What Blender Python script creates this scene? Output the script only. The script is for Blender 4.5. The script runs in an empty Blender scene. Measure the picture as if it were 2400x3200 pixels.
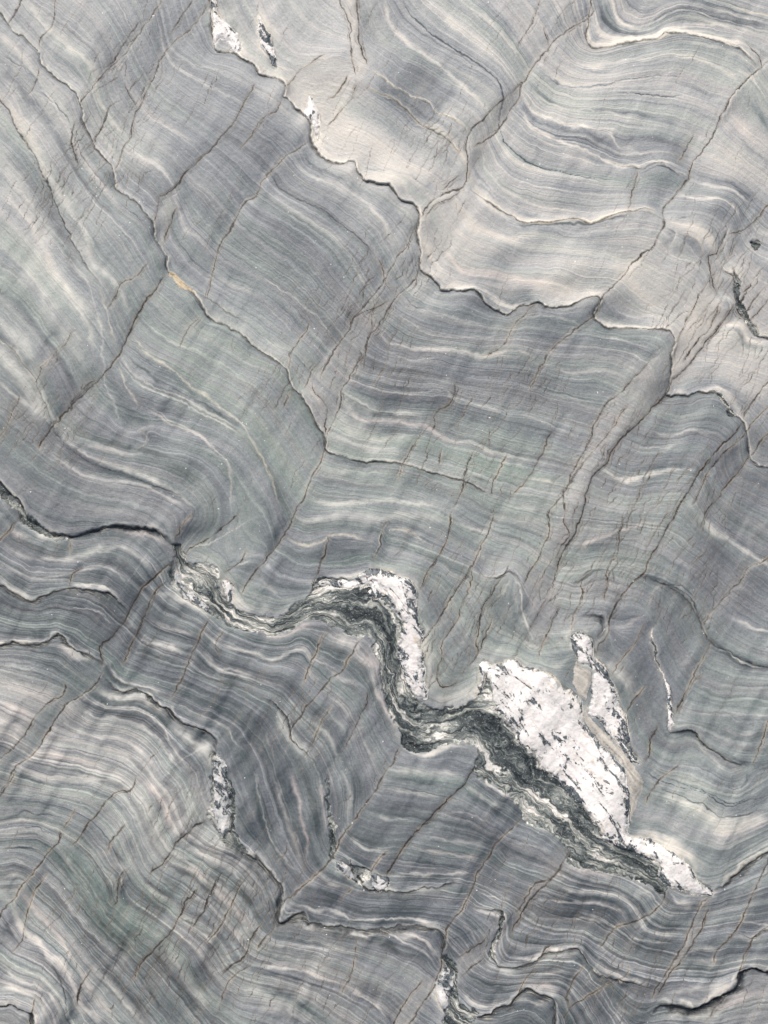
import bpy, math
import numpy as np

# ------------------------------------------------------------------ camera, light, exposure
scene = bpy.context.scene
PX = 0.001                      # one photograph pixel (of 2400 x 3200) is one millimetre of rock
W0, H0 = 2400.0, 3200.0

cam_d = bpy.data.cameras.new("camera")
cam = bpy.data.objects.new("camera", cam_d)
scene.collection.objects.link(cam)
cam_d.sensor_fit = 'VERTICAL'
cam_d.sensor_height = 24.0
CAM_Z = 4.6
cam_d.lens = 24.0 * CAM_Z / (H0 * PX)
cam.location = (0, 0, CAM_Z)
cam_d.clip_start = 0.05
cam_d.clip_end = 200
scene.camera = cam

SUN_EL, SUN_AZ = math.radians(50), math.radians(-22)    # azimuth from +Y (top of the picture), negative = to the left
world = bpy.data.worlds.new("World")
scene.world = world
world.use_nodes = True
wn = world.node_tree.nodes
sky = wn.new('ShaderNodeTexSky')
sky.sky_type = 'NISHITA'
sky.sun_disc = False
sky.sun_elevation = SUN_EL
sky.sun_rotation = SUN_AZ
sky.dust_density = 3.0
wn['Background'].inputs[1].default_value = 0.06
world.node_tree.links.new(sky.outputs[0], wn['Background'].inputs[0])

sun_d = bpy.data.lights.new("sun", 'SUN')
sun_d.energy = 3.3
sun_d.angle = math.radians(22)
sun_d.color = (1.0, 0.95, 0.885)
sun = bpy.data.objects.new("sun", sun_d)
scene.collection.objects.link(sun)
sun.rotation_euler = (-(math.pi/2 - SUN_EL), 0, -SUN_AZ)

scene.view_settings.view_transform = 'Standard'
scene.view_settings.look = 'None'
scene.view_settings.gamma = 1
scene.view_settings.use_curve_mapping = False
scene.view_settings.exposure = 0.64

# ------------------------------------------------------------------ the course of every line in the rock
# sheet letter + row, then x,y in that sheet (a sheet is 800 mm of rock = 1659 units)
K = 800.0 / 1659.0
def path(s):
    ox = oy = 0; out = []
    for t in s.split():
        if t[0] in 'ABC':
            ox = 'ABC'.index(t[0]) * 800; oy = int(t[1]) * 800
        else:
            a, b = t.split(',')
            q = (ox + float(a) * K, oy + float(b) * K)
            if not out or abs(q[0]-out[-1][0])+abs(q[1]-out[-1][1]) > 4: out.append(q)
    return np.array(out)

# steps in the rock: height | how wide the dark seam is | pale rim | path    (high side: left hand of travel = above)
LEDGES = """
12|4|0.9|A0 1325,-160 1340,0 1355,100 1370,200 1385,285 1420,300 1500,320 1560,350 1640,400 B0 0,430 60,480 150,500 190,540 180,600 200,620 260,690 320,740 350,800 345,900 380,960 440,1010 540,1045 640,1050 660,1110 700,1150 780,1180 860,1195 900,1240 950,1300 1030,1340 1055,1400 1040,1500 1050,1570 1075,1640 B1 1070,0 1060,90 1140,130 1190,190 1200,215 1300,215 1430,225 1480,280 1560,340 1640,372 C1 10,340 60,325 110,325 170,300 250,335 330,330 420,300 500,265 550,265 570,290 530,370 560,420 650,465 800,470 980,475 1040,520 1055,565 1035,640 1040,740 1040,800 1010,895 1080,895 1150,905 1220,880 1330,890 1400,950 1440,1030 1500,1060 1540,1180 1560,1300 1590,1340 1659,1360 1850,1400
7|4|0.7|A0 -150,-80 0,90 60,170 150,240 230,330 270,410 330,470 430,550 490,600 515,670 520,740 560,860 620,970 700,1050 725,1120 735,1210 800,1250 870,1300 920,1360 985,1420 990,1520 1020,1580 1055,1640 A1 1070,0 1065,90 1130,130 1220,200 1270,250 1310,340 1350,395 1450,440 1560,500 1600,540 1659,600 B1 0,600 100,655 190,730 220,800 270,880 330,970 390,1080 450,1180 450,1240 530,1290 700,1330 850,1335 960,1350 1100,1390 1250,1435 1350,1450 1440,1500 1530,1540 1600,1560
4|3.4|0.4|A0 -120,460 0,640 60,740 130,880 220,1010 280,1150 330,1280 400,1450 500,1620 A1 530,30 620,150 650,210
2|1.6|0.2|A1 -120,420 0,530 100,640 200,770 260,900 310,1020 340,1110 400,1200 500,1290 620,1360 800,1410 950,1470 1080,1510 1200,1580 1260,1640
14|7|0.6|A1 -200,1360 0,1480 60,1540 130,1600 A2 150,30 250,90 350,140 450,160 540,140 640,105 740,90 860,100 950,110 1020,120 1080,170 1110,230 1125,260
9|7|0.3|A2 -150,440 0,480 100,540 200,590 280,550 360,510 430,490 520,495 650,510 730,550 800,610 850,660
12|7|0.7|A2 -150,860 0,855 150,850 290,850 370,800 430,830 500,890 600,950 680,990
10|7|0.6|A2 660,1060 700,1110 760,1165 870,1170 950,1200 1040,1260 1100,1290 1130,1350 1250,1400 1360,1460 1400,1500 1400,1600
12|8|0.5|A3 1450,470 1560,540 1659,600 B3 0,580 60,640 140,740 170,800 160,900 150,990 170,1010 240,960 300,950 350,1000 430,1030 550,1040 700,1050 850,1050 920,1025 970,1045 1100,1040 1180,1060 1220,1130 1215,1250
7|5|0.4|B2 0,1190 80,1220 130,1250 180,1310 220,1380 250,1500 330,1560 400,1650
9|6|0.6|B3 510,560 600,610 640,680 680,770 760,820 850,800 950,820 1050,800 1180,790 1290,765 1400,770
9|5|0.5|B3 1400,880 1450,915 1560,935 1600,950 1590,1030 1550,1150 1530,1230 1570,1290 1659,1310 C3 0,1310 100,1290 180,1240 250,1210 400,1180 440,1180 480,1260 560,1340 640,1370 700,1390 800,1400 920,1430
12|8|0.7|B3 1300,1560 1360,1600 1420,1620 1500,1610 1640,1530 C3 0,1500 50,1460 120,1440 200,1480 270,1500 285,1560 290,1640 290,1800
18|15|0.8|C3 900,1600 940,1570 1000,1545 1120,1550 1180,1575 1300,1510 1440,1440 1480,1340 1560,1310 1659,1330 1850,1350
14|8|0.8|C3 1290,805 1400,750 1500,680 1600,600 1659,555 1850,430
9|5|0.8|C2 1010,1360 1040,1400 1050,1440 1150,1420 1200,1440 1250,1500 1400,1600 1500,1640 1560,1650
12|9|0.9|A3 -160,1560 0,1560 80,1540 130,1570 200,1590 210,1700
6|4|0.5|C1 -10,-30 0,0
3|4|0.9|B0 1380,1200 1440,1260 1520,1310 1600,1370 C0 0,1395 80,1435 250,1425 400,1415 520,1445 620,1395 750,1365 870,1350 950,1380
3|3|0.8|B0 690,540 760,580 850,630 950,680 1020,750 1100,820 1220,890 1290,960 1340,1040
2|3|0.7|B0 740,440 850,520 950,590 1060,640 1130,670 1180,730 1280,770 1340,810 1370,860
3|3|0.6|A2 1240,1035 1400,1100 1550,1140 1640,1190
3|3|0.6|C2 850,410 1000,460 1080,520 1170,600 1250,740 1290,830 1400,910 1530,970 1659,1010 1760,1020
4|4|0.9|C0 500,60 490,160 500,265 560,290 640,285 750,262 900,250 1000,215 1100,220 1300,255 1480,320 1560,400 1600,450
4|4|0.8|C3 1380,1080 1440,1085 1500,1095 1580,1115 1659,1075 1760,1050
3|3|0.8|C3 1100,1260 1180,1185 1280,1195 1350,1150
3|3|0.6|C1 1080,-10 1120,40 1200,60
4|5|0.8|C1 1345,290 1390,305 1405,350 1370,410
3|3|0.6|A1 1240,190 1300,230 1400,300 1500,370 1600,430
3|4|0.5|B1 1350,1400 1450,1440 1540,1470
3|3|0.5|A3 700,640 770,680 780,760 730,860
6|5|0.7|C1 1350,30 1380,100 1440,130 1460,240 1490,340 1560,470 1590,510 1659,525 1850,560
6|5|0.5|B2 1440,350 1480,400 1560,420 1640,380 C2 10,390 40,420 55,480
8|8|0.3|C2 430,670 480,665 550,670 600,690 610,730 590,800 560,860
5|3|0.5|C0 620,1030 700,1060 820,1090 880,1080 950,1050 1000,1080 1060,1120 1110,1130 1130,1180
5|4|0.7|C0 980,1480 1050,1530 1030,1600
4|3|0.4|C0 1350,1430 1390,1480 1370,1560 1350,1640
"""
# cracks and fold hinges: groove depth | tilt across | fuzziness of the brown stain | path
FAULTS = """
2|2|3|C0 1520,280 1580,330 1620,420 1600,460
2|2|3|C1 1440,60 1450,200 1440,310
3|3|4|C1 1560,160 1500,280 1440,330
2|2|3|C1 1700,240 1600,360 1540,420
2|2|3|C1 1480,330 1540,420 1620,480
2|2|3|C1 1620,60 1540,200 1480,240
1|1|3|B1 780,-20 830,130 870,230
2|2|3|A0 1250,-60 1160,90 1090,200
1|1|3|A0 880,680 830,600 800,500
2|2|3|A0 720,640 640,800 560,960
1|1|3|A0 490,760 450,900 480,1060
3|3|4|A0 370,-120 350,0 340,90 290,180 240,250 235,330
2|1|4|A0 130,-100 120,0 60,110 30,160
2|1|4|A0 245,400 215,520 160,630
3|4|6|A0 1060,-90 1000,30 900,180 800,330 700,420 600,540 530,630 510,700
2|2|7|A0 900,100 800,250 720,380 650,440
3|4|5|A0 1330,0 1240,130 1080,270 1020,400 930,560 880,680 840,820 790,930 740,1060 720,1110
2|2|5|B0 180,600 140,690 60,740 0,810 A0 1600,900 1540,980
3|4|5|A0 1650,500 1560,680 1480,800 1400,900 1320,980 1200,1100 1100,1220 1020,1290 1000,1400 985,1450
4|6|5|B0 340,900 280,950 180,1000 100,1090 20,1180 0,1250 A0 1580,1290 1500,1430 1430,1540 1390,1640 A1 1370,50 1350,150 1330,280
2|2|4|A0 1130,1320 1080,1450 1040,1600
5|7|5|A1 1060,100 1000,200 910,320 850,440 800,540 750,640 650,780 520,900 400,1030 340,1100 220,1260
2|2|5|A1 960,0 870,110 760,180 740,250 690,350
1|2|10|A1 480,460 400,580 290,700 200,850
1|2|12|A1 130,880 60,1060 0,1150 -100,1250
1|2|14|A1 640,780 500,880 430,1000
1|1|12|A1 1290,360 1210,470 1150,600
2|2|6|B0 1760,480 1659,590 1560,680 1480,760 1400,840 1360,940
5|8|5|B0 1400,840 1360,940 1370,1100 1340,1210 1200,1250 1100,1360 1050,1430
2|2|6|B0 1180,1250 1250,1190 1340,1120
2|2|6|B0 1340,1210 1280,1260 1180,1320 1080,1420
3|6|7|C0 560,40 500,110 400,170 300,240 200,350 100,480 40,620 0,700 B0 1600,800 1500,900 1400,960
2|3|4|C0 180,-100 180,0 140,120 60,250 30,330
1|2|4|C0 200,130 230,250 240,320 200,420
3|5|3|C0 530,-100 520,0 490,200 500,290
3|5|6|B0 530,-100 540,0 600,120 615,250 615,400 650,500
3|5|6|B0 655,-100 660,0 670,230 700,380 740,430
2|1|4|B0 600,460 540,580 450,640
1|1|4|B0 660,520 600,640 500,750 430,820
1|1|3|B0 460,330 360,390 280,430 220,500 190,570
3|5|5|B0 1030,1460 980,1580 920,1659 B1 900,30 800,190 700,320 620,430 550,550 450,700 400,810
5|7|6|B1 1060,95 980,200 880,300 800,440 730,520 690,640 600,780 560,870 520,1020 460,1130 450,1240 400,1350 330,1500 250,1659 B2 180,140 80,270 0,380 A2 1580,470 1560,560
2|2|16|B1 880,280 760,330 640,400 580,480
2|2|8|B1 750,260 760,380 740,480
2|3|4|B1 350,400 290,520 230,620 200,740
1|1|7|B1 200,830 150,930 100,1010
1|1|7|B1 240,850 200,930 170,1000
1|1|5|B1 440,640 370,720 330,800 290,880
2|1|2|B1 340,800 400,900 460,980 440,1100 450,1180
1|1|3|B1 780,0 830,120
3|5|10|C1 170,300 60,390 0,450 B1 1640,500 1600,580 1450,640
2|3|12|B1 1290,800 1280,920 1180,1020 1140,1150
2|3|6|B1 1070,1160 1010,1250 960,1350 920,1460
2|2|4|B1 1200,1230 1190,1370
2|2|3|B1 1410,1260 1360,1420 1350,1500 1280,1650
2|3|3|B1 1640,1270 1560,1440 1530,1580
4|6|6|C1 850,-10 700,150 570,290 530,380 400,490 280,580 180,740 120,900
2|3|5|C1 280,1120 180,1320 130,1420 0,1560
4|6|3|C0 1700,360 1600,450 1500,540 1420,640 1360,740 1280,920 1180,1050 1140,1150 1070,1260 980,1360 970,1480 900,1600 830,1659 C1 750,100
1|2|14|C0 1180,850 1120,980 1060,1060
3|4|6|C0 820,1090 800,1160 770,1290 730,1380
2|3|4|C1 1280,170 1200,270 1130,430 1060,560
2|2|3|C1 1340,300 1300,430 1200,560 1100,700
2|3|6|C0 1390,1490 1310,1659 C1 1270,0 1290,150 1340,250
2|2|3|C0 1760,1250 1659,1330 1560,1450 1380,1520
3|3|4|C1 1659,180 1560,300 1500,390 1440,300
5|8|5|C1 1440,310 1400,380 1320,490 1200,640 1100,750 1040,820 1000,900 850,1050 700,1200 600,1350 500,1490 C2 450,30 400,150 330,280 300,430
4|5|5|C1 930,640 850,720 760,830 600,980 530,1150 470,1270 380,1450 330,1560 250,1650 C2 240,60 240,170 130,380 60,480
2|3|4|C1 760,950 620,1150 500,1300 400,1440 340,1520 350,1640 C2 340,60 370,130 280,320
4|5|3|C1 1500,1060 1440,1150 1300,1300 1180,1450 1080,1640 C2 980,150 900,280 850,390 730,520 670,620 640,740
3|3|4|C1 1750,700 1659,820 1560,940 1500,1060
2|2|3|C1 1700,960 1600,1050 1520,1150 1440,1230 1320,1340 1220,1500 1150,1640
3|4|5|C1 1720,1120 1659,1180 1560,1300 1440,1450 1300,1600 C2 1240,60
3|5|8|C2 1750,180 1659,300 1540,370 1440,500 1300,650 1240,750
3|4|6|C2 1320,820 1250,980 1180,1100 1130,1220 1060,1340
2|4|4|C2 330,590 270,720 200,860 175,970
3|4|4|C2 720,0 690,260 650,330 620,450 600,600
2|2|4|C2 520,350 470,450 450,560 400,680 380,790
2|3|3|C2 700,540 660,640 640,740 580,860 540,940
2|2|6|C2 860,700 800,850 720,940 650,1080
1|1|3|C2 880,1130 820,1200 740,1330
2|2|4|C2 980,1380 930,1460 870,1640
2|3|5|C3 1130,-40 1090,0 1000,60 910,150 880,270
2|3|3|C2 1720,1260 1659,1390 1600,1560 1560,1650
2|3|4|B2 1270,0 1220,230 1110,400 1060,520
3|4|4|B2 1560,0 1500,150 1430,300 1300,520 1180,700 1140,800
3|4|4|C2 0,330 B2 1590,430 1480,600 1440,800 1430,930 1360,1030
2|3|3|B2 1560,640 1500,780 1450,930
2|3|4|B2 1420,350 1340,620 1220,850 1180,1060 1220,1140 1320,1100
2|2|2|B2 860,60 830,90 800,230 760,320
2|2|3|B2 480,140 430,300 390,400 350,560
3|5|3|B2 460,760 400,880 340,1000 300,1140
4|5|3|B2 680,820 620,920 530,1050 400,1180 260,1350 210,1500
2|4|3|B2 500,1240 400,1420 340,1540
2|3|7|B2 740,1140 650,1400 560,1560
5|9|4|B2 940,1520 890,1620 850,1659 B3 830,40 750,180 650,330 560,440 500,560 470,620 350,740 220,830 190,850 130,950 110,1050 40,1130 0,1200
6|10|5|B3 1440,-40 1420,0 1350,100 1220,240 1100,370 1000,470 900,620 840,740
2|3|4|B3 870,530 760,660 690,760
5|8|5|C3 80,330 B3 1659,400 1560,500 1500,620 1440,700 1380,840 1290,980 1230,1070 1220,1150 1200,1280 1170,1380 1130,1490 1000,1650 960,1720
3|4|3|B3 1100,1380 1000,1490 900,1650 860,1740
1|2|5|B3 660,1070 640,1250 580,1410 540,1480
1|2|4|B3 640,780 560,850 540,900
3|4|4|B3 1520,1100 1400,1200 1300,1260
3|4|4|B3 1510,1240 1400,1320 1310,1400
5|7|5|C3 370,510 340,600 240,730 160,750 50,910 0,970
5|7|9|C3 340,620 240,740 100,880 0,1070 B3 1640,1100
4|6|6|C3 1000,770 960,880 830,980 690,1020 640,1080 560,1200
5|8|5|C3 1290,840 1200,930 1150,1100 1080,1210 1000,1340 930,1420 900,1520
4|6|5|C3 1290,900 1220,1080 1100,1240 1000,1380 930,1500
4|6|4|C3 1700,560 1620,720 1500,980 1420,1100 1330,1180 1300,1300
3|4|4|C3 1760,1000 1659,1060 1550,1150 1490,1300 1440,1440 1250,1659
3|5|5|C3 280,1140 180,1240 100,1360 0,1520
2|3|5|C3 480,1270 400,1370 350,1480 380,1560
2|3|5|C3 760,1270 720,1360 480,1470 380,1560 320,1640
6|9|4|A2 1110,330 1000,420 900,520 800,700 720,800 640,900 660,1010
6|8|3|A2 660,1010 620,1100 540,1180 430,1250 400,1300 300,1420 220,1560 100,1659 A3 40,80
3|4|3|A2 430,1080 400,1180 300,1240 220,1340 160,1440 0,1590 -80,1650
3|5|4|A2 1090,440 980,540 930,660 880,780 800,960 760,1000
4|6|5|A2 1350,680 1280,830 1230,960 1150,1120 1090,1230
2|2|6|A2 1460,750 1390,870 1420,940
1|1|2|A2 1560,0 1450,90 1340,170 1230,240 1180,300
1|1|2|A2 1250,0 1150,120 1110,180
1|1|2|A2 1600,230 1540,330 1440,400
2|2|4|A2 110,0 100,60 20,160 -60,240
1|1|3|A2 450,170 450,290
2|2|3|A2 540,340 470,400 440,460 440,490
2|5|10|A3 100,20 0,160 -60,220
4|6|4|A3 900,60 840,160 750,170 640,270 560,380 490,480 440,520
4|6|3|A3 390,400 380,480 260,600 160,740 70,870 0,950 -90,1050
4|6|4|A3 1350,330 1180,450 1100,540 1050,620 940,700
3|4|3|A3 820,360 720,480 660,580
2|2|3|A3 1000,220 940,310
4|6|4|A3 1290,760 1200,880 1120,1040 1010,1160 900,1290 850,1400
3|5|3|A3 1430,700 1380,790 1300,960 1240,1040 1250,1080
4|5|3|A3 1590,720 1470,940 1400,1060 1320,1150
3|4|3|A3 1700,1000 1659,1060 1580,1210 1430,1350
3|4|3|A3 1659,1250 1480,1390 1420,1540
3|5|4|A3 300,680 210,830 150,1000 130,1120 50,1230
2|3|3|A3 530,870 490,950
3|4|3|A3 230,1480 200,1600 190,1720
2|3|6|A3 620,1290 560,1350 500,1480 510,1560
2|2|5|A3 830,640 770,720 760,840 720,920
1|2|4|A3 490,260 440,340 400,420
"""
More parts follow.
